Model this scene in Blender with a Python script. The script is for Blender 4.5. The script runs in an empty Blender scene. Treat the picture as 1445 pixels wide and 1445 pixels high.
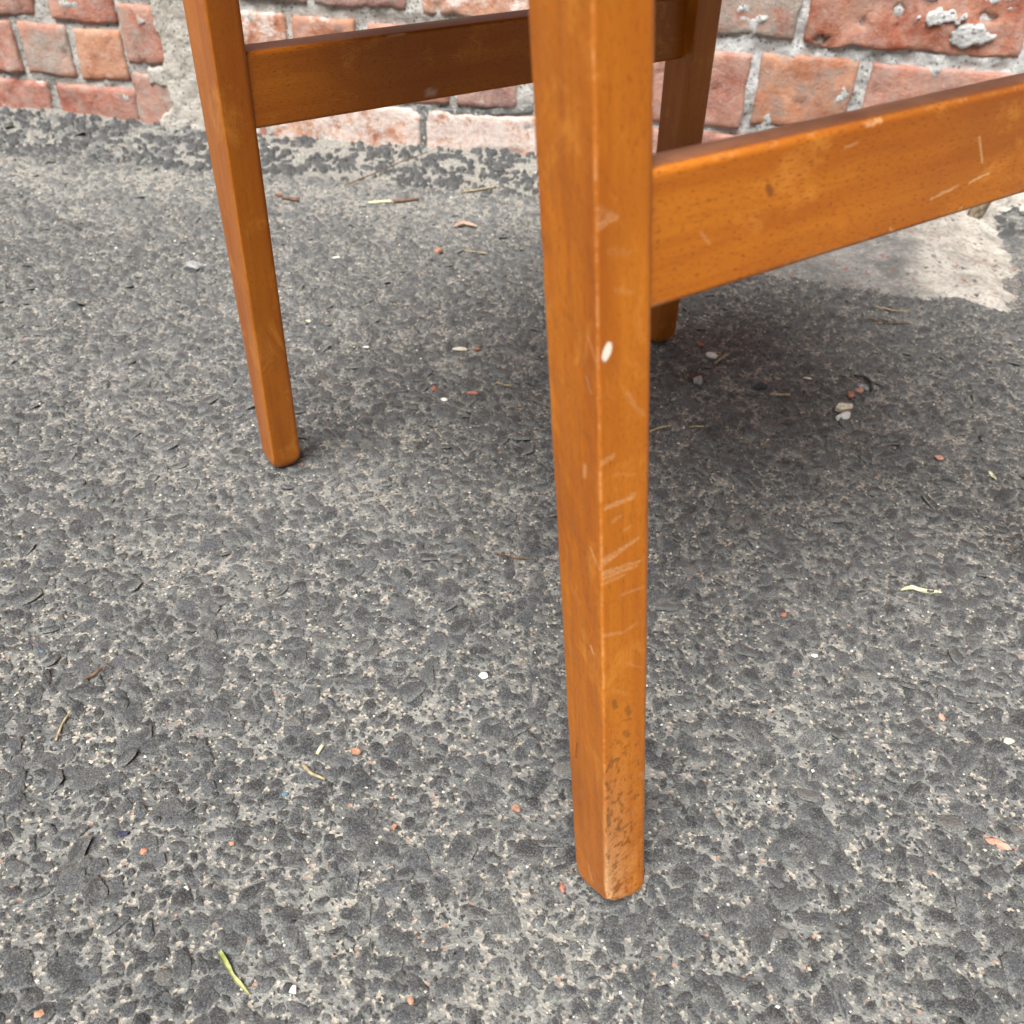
import bpy, math, random
import numpy as np
from mathutils import Matrix, Vector

sc = bpy.context.scene
COL = sc.collection
random.seed(7)
RNG = np.random.default_rng(11)

# ------------------------------------------------------------------ camera, sky, sun, exposure
CAM_H, F_PX, PITCH, ROLL = 0.45, 1336.94, 0.7092, -0.048
cam_d = bpy.data.cameras.new('camera')
cam = bpy.data.objects.new('camera', cam_d); COL.objects.link(cam)
cam_d.sensor_width = 36.0; cam_d.lens = 36.0 * F_PX / 1445.0
cam_d.clip_start = 0.01; cam_d.clip_end = 200.0
R_ = Vector((1, 0, 0)); F_ = Vector((0, math.cos(PITCH), -math.sin(PITCH))); U_ = Vector((0, math.sin(PITCH), math.cos(PITCH)))
cr, sr = math.cos(ROLL), math.sin(ROLL)
Xc = cr * R_ - sr * U_; Yc = sr * R_ + cr * U_; Zc = -F_
M = Matrix((Xc, Yc, Zc)).transposed().to_4x4(); M.translation = (0, 0, CAM_H)
cam.matrix_world = M
cam_d.dof.use_dof = True; cam_d.dof.focus_distance = 0.52; cam_d.dof.aperture_fstop = 15.0
sc.camera = cam

SUN_DIR = Vector((-0.16, -0.45, 0.88)).normalized()      # towards the sun
w = bpy.data.worlds.new('World'); sc.world = w; w.use_nodes = True
nt = w.node_tree; bg = nt.nodes['Background']
sky = nt.nodes.new('ShaderNodeTexSky'); sky.sky_type = 'NISHITA'; sky.sun_disc = False
sky.sun_elevation = math.asin(SUN_DIR.z); sky.sun_rotation = math.atan2(SUN_DIR.x, SUN_DIR.y)
sky.air_density = 1.0; sky.dust_density = 6.0; sky.ozone_density = 1.0
hs = nt.nodes.new('ShaderNodeHueSaturation'); hs.inputs['Saturation'].default_value = 0.40
nt.links.new(sky.outputs[0], hs.inputs['Color']); nt.links.new(hs.outputs[0], bg.inputs['Color'])
bg.inputs['Strength'].default_value = 0.05

sun_d = bpy.data.lights.new('sun', 'SUN'); sun = bpy.data.objects.new('sun', sun_d); COL.objects.link(sun)
sun_d.energy = 4.8; sun_d.angle = math.radians(38); sun_d.color = (1.0, 0.99, 0.965)
sun.rotation_euler = SUN_DIR.to_track_quat('Z', 'Y').to_euler(); sun.location = SUN_DIR * 6

vs = sc.view_settings; vs.view_transform = 'Standard'; vs.look = 'None'; vs.gamma = 1.0; vs.use_curve_mapping = False
vs.exposure = 0.60

# ------------------------------------------------------------------ numpy noise
def _hash(ix, iy, iz, seed):
    h = (ix.astype(np.int64) * 374761393 + iy.astype(np.int64) * 668265263 + iz.astype(np.int64) * 2147483647 + seed * 1274126177) & 0xFFFFFFFF
    h = ((h ^ (h >> 13)) * 1274126177) & 0xFFFFFFFF
    h = ((h ^ (h >> 16)) * 2246822519) & 0xFFFFFFFF
    return ((h ^ (h >> 15)) & 0xFFFFFF) / float(0xFFFFFF)

def vnoise(x, y, z=None, seed=0):
    x = np.asarray(x, float); y = np.asarray(y, float)
    z = np.zeros_like(x) if z is None else np.asarray(z, float)
    ix, iy, iz = np.floor(x), np.floor(y), np.floor(z)
    fx, fy, fz = x - ix, y - iy, z - iz
    fx = fx * fx * (3 - 2 * fx); fy = fy * fy * (3 - 2 * fy); fz = fz * fz * (3 - 2 * fz)
    r = 0
    for a in (0, 1):
        for b in (0, 1):
            for c in (0, 1):
                r = r + _hash(ix + a, iy + b, iz + c, seed) * (fx if a else 1 - fx) * (fy if b else 1 - fy) * (fz if c else 1 - fz)
    return r

def fbm(x, y, z=None, octv=4, seed=0):
    s, a, t = 0.0, 1.0, 0.0
    for o in range(octv):
        k = 2.03 ** o
        s = s + a * vnoise(np.asarray(x) * k, np.asarray(y) * k, None if z is None else np.asarray(z) * k, seed + o * 17)
        t += a; a *= 0.5
    return s / t

def sstep(a, b, x):
    t = np.clip((x - a) / (b - a), 0, 1); return t * t * (3 - 2 * t)

# ------------------------------------------------------------------ mesh helpers
def mesh_np(name, V, F, attrs=None, smooth=True):
    """V (n,3); F list of index arrays of equal-length faces"""
    me = bpy.data.meshes.new(name)
    V = np.ascontiguousarray(V, np.float32)
    if isinstance(F, np.ndarray): F = [F]
    loops = np.concatenate([f.ravel() for f in F]).astype(np.int32)
    sizes = np.concatenate([np.full(len(f), f.shape[1]) for f in F]).astype(np.int32)
    starts = np.concatenate([[0], np.cumsum(sizes)[:-1]]).astype(np.int32)
    me.vertices.add(len(V)); me.vertices.foreach_set('co', V.ravel())
    me.loops.add(len(loops)); me.loops.foreach_set('vertex_index', loops)
    me.polygons.add(len(sizes)); me.polygons.foreach_set('loop_start', starts)
    me.polygons.foreach_set('loop_total', sizes)
    me.polygons.foreach_set('use_smooth', np.full(len(sizes), smooth))
    me.update(calc_edges=True)
    for k, (typ, arr) in (attrs or {}).items():
        at = me.attributes.new(k, typ, 'POINT')
        at.data.foreach_set({'FLOAT': 'value', 'FLOAT_VECTOR': 'vector', 'FLOAT_COLOR': 'color'}[typ], np.ascontiguousarray(arr, np.float32).ravel())
    me.validate()
    return me

def obj(name, me, mat, parent=None, loc=None, label=None, cat=None, group=None, kind=None):
    o = bpy.data.objects.new(name, me); COL.objects.link(o)
    if mat and me: 
        if not me.materials: me.materials.append(mat)
    if parent: o.parent = parent
    if loc is not None: o.location = loc
    if label: o['label'] = label
    if cat: o['category'] = cat
    if group: o['group'] = group
    if kind: o['kind'] = kind
    return o

def grid_faces(nu, nv, off=0):
    i = np.arange(nu - 1)[:, None] * nv + np.arange(nv - 1)[None, :]
    i = i.ravel() + off
    return np.stack([i, i + nv, i + nv + 1, i + 1], 1)

# ------------------------------------------------------------------ material helpers
class NT:
    def __init__(s, name):
        s.m = bpy.data.materials.new(name); s.m.use_nodes = True
        s.t = s.m.node_tree; s.b = s.t.nodes['Principled BSDF']
    def n(s, typ, **kw):
        nd = s.t.nodes.new(typ)
        for k, v in kw.items(): setattr(nd, k, v)
        return nd
    def link(s, a, b): s.t.links.new(a, b)
    def val(s, x, inp):
        if isinstance(x, (int, float)): inp.default_value = x
        elif isinstance(x, tuple): inp.default_value = x if len(x) == 4 or inp.type != 'RGBA' else (*x, 1)
        else: s.link(x, inp)
    def math(s, op, a, b=None, clamp=False):
        nd = s.n('ShaderNodeMath', operation=op, use_clamp=clamp); s.val(a, nd.inputs[0])
        if b is not None: s.val(b, nd.inputs[1])
        return nd.outputs[0]
    def mix(s, f, a, b, bt='MIX'):
        nd = s.n('ShaderNodeMix', data_type='RGBA', blend_type=bt)
        s.val(f, nd.inputs[0]); s.val(a, nd.inputs[6]); s.val(b, nd.inputs[7]); return nd.outputs[2]
    def noise(s, vec, scale, detail=3, rough=0.55, dist=0.0):
        nd = s.n('ShaderNodeTexNoise'); nd.inputs['Scale'].default_value = scale; nd.inputs['Detail'].default_value = detail
        nd.inputs['Roughness'].default_value = rough; nd.inputs['Distortion'].default_value = dist
        if vec is not None: s.link(vec, nd.inputs['Vector'])
        return nd.outputs['Fac']
    def vor(s, vec, scale, feat='F1', out='Distance', rnd=1.0):
        nd = s.n('ShaderNodeTexVoronoi', feature=feat); nd.inputs['Scale'].default_value = scale; nd.inputs['Randomness'].default_value = rnd
        if vec is not None: s.link(vec, nd.inputs['Vector'])
        return nd.outputs[out]
    def ramp(s, f, a, b):
        nd = s.n('ShaderNodeMapRange', clamp=True, interpolation_type='SMOOTHSTEP'); s.val(f, nd.inputs[0])
        nd.inputs[1].default_value = a; nd.inputs[2].default_value = b; return nd.outputs[0]
    def attr(s, name, typ='GEOMETRY', out='Fac'):
        nd = s.n('ShaderNodeAttribute', attribute_type=typ, attribute_name=name); return nd.outputs[out]
    def scale(s, vec, sx, sy, sz):
        nd = s.n('ShaderNodeVectorMath', operation='MULTIPLY'); s.link(vec, nd.inputs[0]); nd.inputs[1].default_value = (sx, sy, sz); return nd.outputs[0]
    def bump(s, h, strength, dist, prev=None):
        nd = s.n('ShaderNodeBump'); nd.inputs['Strength'].default_value = strength; nd.inputs['Distance'].default_value = dist
        s.val(h, nd.inputs['Height'])
        if prev is not None: s.link(prev, nd.inputs['Normal'])
        return nd.outputs[0]
    def out(s, color=None, rough=None, normal=None, spec=None, coat=None, coat_r=None):
        b = s.b
        if color is not None: s.val(color, b.inputs['Base Color'])
        if rough is not None: s.val(rough, b.inputs['Roughness'])
        if normal is not None: s.link(normal, b.inputs['Normal'])
        if spec is not None: s.val(spec, b.inputs['Specular IOR Level'])
        if coat is not None: s.val(coat, b.inputs['Coat Weight'])
        if coat_r is not None: s.val(coat_r, b.inputs['Coat Roughness'])
        return s.m
    def pos(s): return s.n('ShaderNodeNewGeometry').outputs['Position']
    def objco(s): return s.n('ShaderNodeTexCoord').outputs['Object']

# ground dirt and binder between the stones
def mat_ground():
    s = NT('asphalt_binder'); P = s.pos()
    big = s.noise(P, 5, 4, .6); med = s.noise(P, 60, 4, .6); fine = s.noise(P, 700, 3, .7); sand = s.attr('sand')
    c = s.mix(s.ramp(med, .35, .65), (.115, .118, .113), (.235, .234, .220))
    c = s.mix(s.ramp(sand, .0, 1.0), c, (.30, .295, .268))
    cells = s.vor(P, 620, out='Color')
    sep = s.n('ShaderNodeSeparateColor'); s.link(cells, sep.inputs[0])
    c = s.mix(s.ramp(sep.outputs[0], .80, .86), c, (.42, .37, .30))
    c = s.mix(s.ramp(sep.outputs[1], .86, .9), c, (.06, .058, .057))
    c = s.mix(s.ramp(sep.outputs[2], .988, .994), c, (.38, .23, .16))
    c = s.mix(s.math('MULTIPLY', s.ramp(big, .35, .7), .3), c, (.20, .195, .183))
    v3 = s.vor(P, 130, out='Color'); s3 = s.n('ShaderNodeSeparateColor'); s.link(v3, s3.inputs[0]); e3 = s.ramp(s.vor(P, 130), .62, .35)
    c = s.mix(s.math('MULTIPLY', s.attr('bare'), s.math('MULTIPLY', e3, .9)), c, s.mix(s3.outputs[0], (.045, .046, .047), (.13, .132, .13)))
    d1 = s.vor(P, 620); d2 = s.vor(P, 240)
    h = s.math('ADD', s.math('MULTIPLY', d1, .5), s.math('ADD', s.math('MULTIPLY', d2, .9), fine))
    return s.out(c, .93, s.bump(h, .9, .0016), .25)

def mat_stone():
    s = NT('asphalt_aggregate'); P = s.pos()
    col = s.attr('Col', out='Color'); rim = s.attr('rim'); sand = s.attr('sand')
    n1 = s.noise(P, 120, 5, .7, .6); n2 = s.noise(P, 1100, 3, .7); n3 = s.noise(P, 7, 4, .6); n4 = s.noise(P, 420, 5, .75, .4)
    c = s.mix(s.ramp(n4, .25, .75), s.mix(1.0, col, (.75, .75, .77), 'MULTIPLY'), s.mix(.35, col, (.20, .203, .207)))
    c = s.mix(s.math('MULTIPLY', s.ramp(n2, .53, .66), .60), c, (.33, .335, .325))
    c = s.mix(s.math('MULTIPLY', s.ramp(n2, .47, .34), .6), c, (.034, .036, .037))
    dust = s.math('ADD', s.math('MULTIPLY', rim, .62), s.math('ADD', s.math('MULTIPLY', n1, .50), s.math('ADD', s.math('MULTIPLY', n3, .40), s.math('MULTIPLY', n4, .55))))
    dust = s.math('ADD', dust, s.math('MULTIPLY', sand, .30))
    f = s.ramp(dust, .74, 1.38)
    dc = s.mix(s.ramp(n2, .40, .60), (.160, .164, .158), (.335, .334, .312))
    c = s.mix(s.math('MULTIPLY', f, .92), c, dc)
    h = s.math('ADD', s.math('MULTIPLY', n4, 1.2), s.math('ADD', s.math('MULTIPLY', n2, .4), s.math('MULTIPLY', n1, .8)))
    return s.out(c, s.mix(f, (.6,) * 3, (.95,) * 3), s.bump(h, 1.0, .0026), .35)

def mat_plain(name, c1, c2, scale=300, rough=.85, bump=.5, dist=.0006, spec=.3, lo=.35, hi=.65):
    s = NT(name); P = s.pos(); n = s.noise(P, scale, 4, .65)
    c = s.mix(s.ramp(n, lo, hi), c1, c2)
    return s.out(c, rough, s.bump(n, bump, dist), spec)

def mat_grit():
    s = NT('grit'); col = s.attr('Col', out='Color')
    return s.out(col, .8, None, .3)

def mat_wood():
    s = NT('varnished_beech'); G = s.attr('gpos', out='Vector')
    a = s.noise(s.scale(G, 70, 70, 4.5), 1, 4, .6, .4)
    b = s.noise(s.scale(G, 420, 420, 22), 1, 3, .65)
    big = s.noise(s.scale(G, 14, 14, 9), 1, 3, .5)
    fl = s.noise(s.scale(G, 1500, 1500, 420), 1, 2, .5)
    c = s.mix(s.ramp(a, .28, .74), (.375, .098, .0060), (.50, .158, .0100))
    c = s.mix(s.math('MULTIPLY', s.ramp(b, .44, .72), .34), c, (.29, .068, .006))
    c = s.mix(s.math('MULTIPLY', s.ramp(big, .40, .68), .60), c, (.30, .076, .0075))
    rub = s.noise(s.scale(G, 45, 45, 28), 1, 5, .7, .5); c = s.mix(s.math('MULTIPLY', s.ramp(rub, .52, .70), .45), c, (.66, .26, .036))
    fleck = s.attr('fleck')
    c = s.mix(s.math('MULTIPLY', s.ramp(fl, .57, .68), s.math('MULTIPLY_ADD', fleck, .5, )), c, (.235, .056, .006))
    dk = s.attr('knot'); c = s.mix(s.math('MULTIPLY', dk, .75), c, (.16, .045, .012))
    c = s.mix(s.math('MULTIPLY', s.attr('dark_tone'), .85), c, s.mix(s.ramp(rub, .35, .65), (.095, .050, .038), (.16, .085, .060)))
    wear = s.attr('wear'); wn = s.ramp(s.noise(s.scale(G, 900, 900, 500), 1, 3, .7), .25, .6)
    wf = s.math('MULTIPLY', wear, s.math('MULTIPLY_ADD', wn, .6)); 
    c = s.mix(wf, c, (.62, .34, .15))
    c = s.mix(s.attr('paint'), c, (.78, .71, .58))
    dirt = s.attr('dirt'); c = s.mix(s.math('MULTIPLY', dirt, .66), c, (.075, .036, .014))
    r = s.math('ADD', s.math('MULTIPLY', s.noise(s.scale(G, 60, 60, 30), 1, 4, .7), .28), .20)
    r = s.math('ADD', r, s.math('MULTIPLY', s.math('ADD', wear, dirt, True), .3))
    h = s.math('SUBTRACT', s.math('MULTIPLY', b, .3), s.math('MULTIPLY', s.math('ADD', wear, dirt), .6))
    return s.out(c, r, s.bump(h, .35, .0006), .30, .06, .2)

def fix_madd(s):
    for nd in s.t.nodes:
        pass

def mat_brick():
    s = NT('old_brick'); O = s.n('ShaderNodeObjectInfo'); P = s.pos()
    base = O.outputs['Color']; wamt = O.outputs['Alpha']; rnd = O.outputs['Random']
    off = s.n('ShaderNodeVectorMath', operation='ADD'); s.link(P, off.inputs[0])
    comb = s.n('ShaderNodeCombineXYZ')
    for i in range(3): s.link(s.math('MULTIPLY', rnd, 7.3 + 3 * i), comb.inputs[i])
    s.link(comb.outputs[0], off.inputs[1]); V = off.outputs[0]
    n1 = s.noise(V, 26, 6, .7, .2); n2 = s.noise(V, 70, 6, .78, .0); n3 = s.noise(V, 480, 4, .75); n4 = s.noise(V, 17, 4, .65, .2); n5 = s.noise(V, 40, 6, .75, .3); n6 = s.noise(V, 170, 5, .75)
    dk = s.mix(1.0, base, (.66, .55, .55), 'MULTIPLY'); lt = s.mix(.36, base, (.68, .43, .31))
    c = s.mix(s.ramp(n1, .30, .70), dk, lt)
    c = s.mix(s.math('MULTIPLY', s.ramp(n6, .55, .72), .55), c, s.mix(1.0, base, (.55, .45, .5), 'MULTIPLY'))
    c = s.mix(s.math('MULTIPLY', s.ramp(n6, .42, .28), .55), c, (.62, .43, .33))
    c = s.mix(s.math('MULTIPLY', s.ramp(n3, .40, .28), .5), c, (.07, .05, .045))
    stain = s.attr('stain', 'OBJECT')
    c = s.mix(s.math('MULTIPLY', s.ramp(n5, .44, .66), s.math('MULTIPLY', stain, s.math('ADD', s.math('MULTIPLY', n6, .8), .4))), c, (.11, .095, .09))
    wf = s.ramp(s.math('ADD', s.math('ADD', n2, s.math('MULTIPLY', n4, .6)), s.math('MULTIPLY', wamt, .50)), .98, 1.16)
    c = s.mix(s.math('MULTIPLY', wf, s.math('ADD', s.math('MULTIPLY', s.ramp(n6, .3, .65), .5), .4)), c, (.74, .695, .66))
    smear = s.attr('smear', 'OBJECT')
    sf = s.ramp(s.math('ADD', s.math('ADD', n4, s.math('MULTIPLY', n2, .6)), s.math('MULTIPLY', smear, .6)), .98, 1.25)
    c = s.mix(s.math('MULTIPLY', sf, .85), c, s.mix(s.ramp(n3, .35, .65), (.25, .232, .20), (.43, .40, .34)))
    c = s.mix(s.math('MULTIPLY', s.ramp(n5, .38, .66), .34), c, (.60, .50, .44))
    c = s.mix(s.math('MULTIPLY', s.ramp(n2, .44, .30), .65), c, (.13, .075, .06))
    h = s.math('ADD', s.math('MULTIPLY', n2, .8), s.math('ADD', s.math('MULTIPLY', n3, .4), s.math('MULTIPLY', n6, .7)))
    return s.out(c, .92, s.bump(h, .9, .0032), .25)

def mat_mortar(name, c1, c2, c3):
    s = NT(name); P = s.pos()
    n1 = s.noise(P, 45, 6, .7, .4); n2 = s.noise(P, 210, 5, .8, .3); n3 = s.noise(P, 9, 3, .6); n6 = s.noise(P, 600, 3, .7)
    c = s.mix(s.ramp(n2, .32, .66), c1, c2)
    c = s.mix(s.ramp(s.math('ADD', n1, s.math('MULTIPLY', n3, .5)), .60, .82), c, c3)
    c = s.mix(s.math('MULTIPLY', s.ramp(n6, .40, .26), .55), c, (.08, .08, .077))
    v = s.vor(P, 420, out='Color'); sp = s.n('ShaderNodeSeparateColor'); s.link(v, sp.inputs[0])
    c = s.mix(s.math('MULTIPLY', s.ramp(sp.outputs[0], .93, .95), .7), c, (.09, .09, .09))
    c = s.mix(s.ramp(sp.outputs[1], .92, .95), c, (.66, .64, .60))
    return s.out(c, .95, s.bump(s.math('ADD', s.math('MULTIPLY', n2, 1.2), s.math('ADD', n1, s.math('MULTIPLY', n6, .3))), 1.0, .0042), .2)

def mat_concrete():
    s = NT('concrete'); P = s.pos(); pale = s.attr('pale')
    n1 = s.noise(s.scale(P, 26, 40, 40), 1, 5, .65, .3); n2 = s.noise(s.scale(P, 230, 300, 300), 1, 5, .75); n3 = s.noise(P, 9, 3, .6)
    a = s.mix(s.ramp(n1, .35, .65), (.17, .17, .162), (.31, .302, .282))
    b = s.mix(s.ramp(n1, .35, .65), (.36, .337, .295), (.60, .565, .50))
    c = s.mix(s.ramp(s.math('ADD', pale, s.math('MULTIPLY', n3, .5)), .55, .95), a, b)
    c = s.mix(s.math('MULTIPLY', s.ramp(n2, .54, .32), .75), c, (.12, .115, .11))
    c = s.mix(s.math('MULTIPLY', s.ramp(n2, .56, .70), .55), c, (.62, .59, .53))
    dn = s.n('ShaderNodeTexNoise'); dn.inputs['Scale'].default_value = 260; s.link(P, dn.inputs['Vector'])
    dm = s.n('ShaderNodeVectorMath', operation='MULTIPLY_ADD'); s.link(dn.outputs['Color'], dm.inputs[0]); dm.inputs[1].default_value = (.012, .012, .012); s.link(P, dm.inputs[2]); P = dm.outputs[0]
    v = s.vor(P, 170, out='Color'); sp = s.n('ShaderNodeSeparateColor'); s.link(v, sp.inputs[0])
    d = s.ramp(s.vor(P, 170), .55, .2)
    c = s.mix(s.math('MULTIPLY', d, s.ramp(sp.outputs[0], .90, .92)), c, (.30, .13, .09))
    c = s.mix(s.math('MULTIPLY', d, s.ramp(sp.outputs[1], .92, .94)), c, (.07, .07, .075))
    return s.out(c, .92, s.bump(s.math('ADD', n1, s.math('MULTIPLY', n2, .6)), .9, .004), .25)

# Math MULTIPLY_ADD used above with two operands: third input defaults to 0.5
MAT = dict(
    ground=mat_ground(), stone=mat_stone(), grit=mat_grit(), wood=mat_wood(), brick=mat_brick(),
    mortar=mat_mortar('lime_mortar', (.45, .445, .425), (.68, .67, .65), (.77, .76, .74)),
    mortar_grey=mat_mortar('grey_mortar', (.27, .258, .235), (.50, .478, .435), (.62, .595, .55)),
    mortar_dark=mat_mortar('dark_cement', (.10, .105, .105), (.20, .205, .20), (.30, .30, .285)),
    smear=mat_mortar('mortar_smear', (.44, .40, .345), (.60, .55, .48), (.70, .65, .575)),
    concrete=mat_concrete(),
    chip_orange=mat_plain('orange_brick_chip', (.30, .155, .10), (.43, .24, .165)),
    chip_red=mat_plain('red_brick_chip', (.28, .11, .075), (.40, .18, .125)),
    chip_pink=mat_plain('pink_brick_shard', (.44, .20, .14), (.60, .32, .24)),
    white=mat_plain('white_stone', (.60, .57, .52), (.82, .80, .76)),
    cream=mat_plain('cream_stone', (.50, .45, .34), (.70, .65, .52)),
    grey=mat_plain('grey_stone', (.20, .20, .20), (.36, .36, .36)),
    dark=mat_plain('dark_stone', (.03, .03, .032), (.075, .072, .07)),
    navy=mat_plain('navy_slate', (.025, .027, .05), (.05, .052, .085)),
    blue=mat_plain('blue_chip', (.05, .12, .17), (.09, .20, .27)),
    straw=mat_plain('straw', (.24, .19, .11), (.42, .35, .22), rough=.7),
    pale_grass=mat_plain('pale_grass', (.46, .45, .27), (.66, .64, .45), rough=.7),
    green_grass=mat_plain('green_grass', (.20, .23, .06), (.45, .46, .22), scale=120, rough=.6),
    twig=mat_plain('twig_bark', (.085, .045, .028), (.20, .12, .075)),
    bark=mat_plain('stem_bark', (.10, .075, .048), (.30, .25, .18), scale=140, bump=1, dist=.004),
    leaf=mat_plain('dry_leaf', (.34, .22, .16), (.55, .42, .34)),
    rust=mat_plain('rusty_iron', (.055, .036, .027), (.11, .075, .055), scale=240, bump=.8),
    seat=mat_plain('seat_cloth', (.05, .05, .052), (.09, .09, .092), scale=900),
)

# ------------------------------------------------------------------ wall frame (u along the wall, y into it)
WP = np.array([-0.2761, 1.2501]); WA = math.radians(-5.0)
WU = np.array([math.cos(WA), math.sin(WA)]); WN = np.array([-WU[1], WU[0]])    # WN points into the wall
def wall_uv(x, y):
    return (x - WP[0]) * WU[0] + (y - WP[1]) * WU[1], (x - WP[0]) * WN[0] + (y - WP[1]) * WN[1]

# ------------------------------------------------------------------ ground
def sand_amt(x, y):
    u, d = wall_uv(x, y)
    band = np.exp(-((d + .175 + .03 * (fbm(u * 7, d * 0, seed=3) - .5)) / .05) ** 2) * .75          # drifted sand in front of the coarse strip
    edge = sstep(-.13, -.09, d) * 1.0
    pat = sstep(.62, .80, fbm(x * 11, y * 11, seed=5)) * .5 + sstep(.60, .8, fbm(x * 44, y * 44, seed=6)) * .7
    return np.clip(band + edge + pat, 0, 1)

def gz(x, y):
    u, d = wall_uv(x, y)
    z = (fbm(x * 3, y * 3, seed=1, octv=3) - .5) * .006 + (fbm(x * 22, y * 22, seed=2, octv=3) - .5) * .0040
    near = sstep(-.13, -.03, d) * (1 - sstep(.0, .06, d))
    z = z + near * (.004 + .008 * sstep(-.1, -.35, u) + (fbm(x * 30, y * 30, seed=9) - .5) * .008)
    z = z * sstep(0, .05, np.hypot(x - .0585, y - .2382)) * sstep(0, .05, np.hypot(x + .1765, y - .5696)) * sstep(0, .05, np.hypot(x - .1275, y - .7834)) * sstep(0, .05, np.hypot(x - .3636, y - .4540))
    return z

def axis(lo, hi, step, far):
    core = np.arange(lo, hi + step / 2, step)
    g, e = [], step
    while sum(g) < far: e *= 1.22; g.append(e)
    return np.concatenate([(lo - np.cumsum(g))[::-1], core, hi + np.cumsum(g)])
gx = axis(-1.05, 1.15, .0045, 60); gy = axis(.02, 1.33, .0045, 60)
X, Y = np.meshgrid(gx, gy, indexing='ij')
V = np.stack([X, Y, gz(X, Y)], -1).reshape(-1, 3)
ground = obj('ground', mesh_np('ground', V, grid_faces(len(gx), len(gy)), {'sand': ('FLOAT', sand_amt(X, Y).ravel()), 'bare': ('FLOAT', ((X < -.85) | (X > .95) | (Y < .08)).astype(float).ravel())}), MAT['ground'], kind='structure')

# aggregate: worn stones of the asphalt, real geometry joined as stuff
PATCH = np.array([(.23, .935), (.2544, .910), (.294, .9054), (.36, .892), (.395, .874), (.443, .886), (.47, .862), (.492, .852), (.518, .882), (.535, .944), (.556, 1.06), (.566, 1.095), (.61, 1.135), (.68, 1.12), (.80, 1.09), (1.0, 1.10), (1.1, 1.19), (.7, 1.24), (.33, 1.26), (.28, 1.1), (.25, 1.0)])
def poly_sd(x, y, poly):
    n = len(poly); d = np.full(x.shape, 1e9); inside = np.zeros(x.shape, bool)
    for i in range(n):
        a, b = poly[i], poly[(i + 1) % n]; e = b - a
        t = np.clip(((x - a[0]) * e[0] + (y - a[1]) * e[1]) / (e @ e), 0, 1)
        d = np.minimum(d, np.hypot(x - a[0] - t * e[0], y - a[1] - t * e[1]))
        c = ((a[1] > y) != (b[1] > y)) & (x < (b[0] - a[0]) * (y - a[1]) / (b[1] - a[1] + 1e-12) + a[0])
        inside ^= c
    return np.where(inside, d, -d)

def scatter(pitch, x0, x1, y0, y1, jit=.48):
    xs = np.arange(x0, x1, pitch); ys = np.arange(y0, y1, pitch * .9)
    A, B = np.meshgrid(xs, ys, indexing='ij'); A = A + (np.arange(len(ys)) % 2)[None, :] * pitch * .5
    A = A.ravel() + RNG.uniform(-jit, jit, A.size) * pitch; B = B.ravel() + RNG.uniform(-jit, jit, B.size) * pitch
    return A, B

def stones(name, cx, cy, r, ht, sink, K, rings, colr, parent, squash=(.45, .95), clean=False):
    N = len(cx)
    ang = (np.arange(K) / K * 2 * np.pi)[None, :] + RNG.uniform(0, 6.28, N)[:, None] + RNG.uniform(-.22, .22, (N, K))
    rad = RNG.uniform(.72, 1.22, (N, K))
    el = RNG.uniform(*squash, N)[:, None]; rot = RNG.uniform(0, np.pi, N)[:, None]
    ex, ey = np.cos(ang) * rad * r[:, None], np.sin(ang) * rad * r[:, None] * el
    ux, uy = ex * np.cos(rot) - ey * np.sin(rot), ex * np.sin(rot) + ey * np.cos(rot)
    g0 = gz(cx, cy) - sink
    tx, ty = RNG.normal(0, .23, N)[:, None], RNG.normal(0, .23, N)[:, None]
    P, RM = [], []
    for (k, hz, rm) in rings:
        jx = RNG.normal(0, .05, (N, K)) * r[:, None] if k < .99 else 0
        x, y = ux * k + jx, uy * k + jx
        z = g0[:, None] + ht[:, None] * hz * (1 + RNG.normal(0, .12, (N, K)) * (hz > 0)) + (tx * x + ty * y)
        P.append(np.stack([cx[:, None] + x, cy[:, None] + y, z], -1)); RM.append(np.full((N, K), rm))
    ctr = np.stack([cx, cy, g0 + ht * (1.0 + RNG.normal(0, .06, N))], -1)[:, None, :]
    nr = len(rings); V = np.concatenate(P + [ctr], 1)
    rim = np.concatenate(RM + [np.zeros((N, 1))], 1)
    nv = nr * K + 1; base = (np.arange(N) * nv)[:, None, None]
    q = []
    for j in range(nr - 1):
        i = np.arange(K); i2 = (i + 1) % K
        q.append(np.stack([j * K + i, j * K + i2, (j + 1) * K + i2, (j + 1) * K + i], 1))
    q = np.concatenate(q)[None] + base
    i = np.arange(K); t = np.stack([(nr - 1) * K + i, (nr - 1) * K + (i + 1) % K, np.full(K, nr * K)], 1)[None] + base
    C = np.repeat(np.concatenate([colr, np.ones((N, 1))], 1)[:, None, :], nv, 1)
    sa = np.repeat((np.full(N, -.75) if clean else sand_amt(cx, cy))[:, None], nv, 1)
    me = mesh_np(name, V.reshape(-1, 3), [q.reshape(-1, 4), t.reshape(-1, 3)], {'Col': ('FLOAT_COLOR', C.reshape(-1, 4)), 'rim': ('FLOAT', rim.ravel()), 'sand': ('FLOAT', sa.ravel())})
    return obj(name, me, MAT['stone'], parent, kind='stuff')

def stone_cols(N, lo=.042, hi=.15):
    v = RNG.uniform(lo, hi, N); t = RNG.uniform(-1, 1, N)
    c = np.stack([v * (1 + .03 * t), v * (1.015), v * (1.02 - .07 * t)], 1)
    odd = RNG.random(N); br = odd > .965; c[br] = np.stack([v[br] * 1.9, v[br] * 1.75, v[br] * 1.55], 1)
    return c

def keep(cx, cy, marg=.01):
    u, d = wall_uv(cx, cy)
    return (d < -.004) & (poly_sd(cx, cy, PATCH) < marg)

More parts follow.
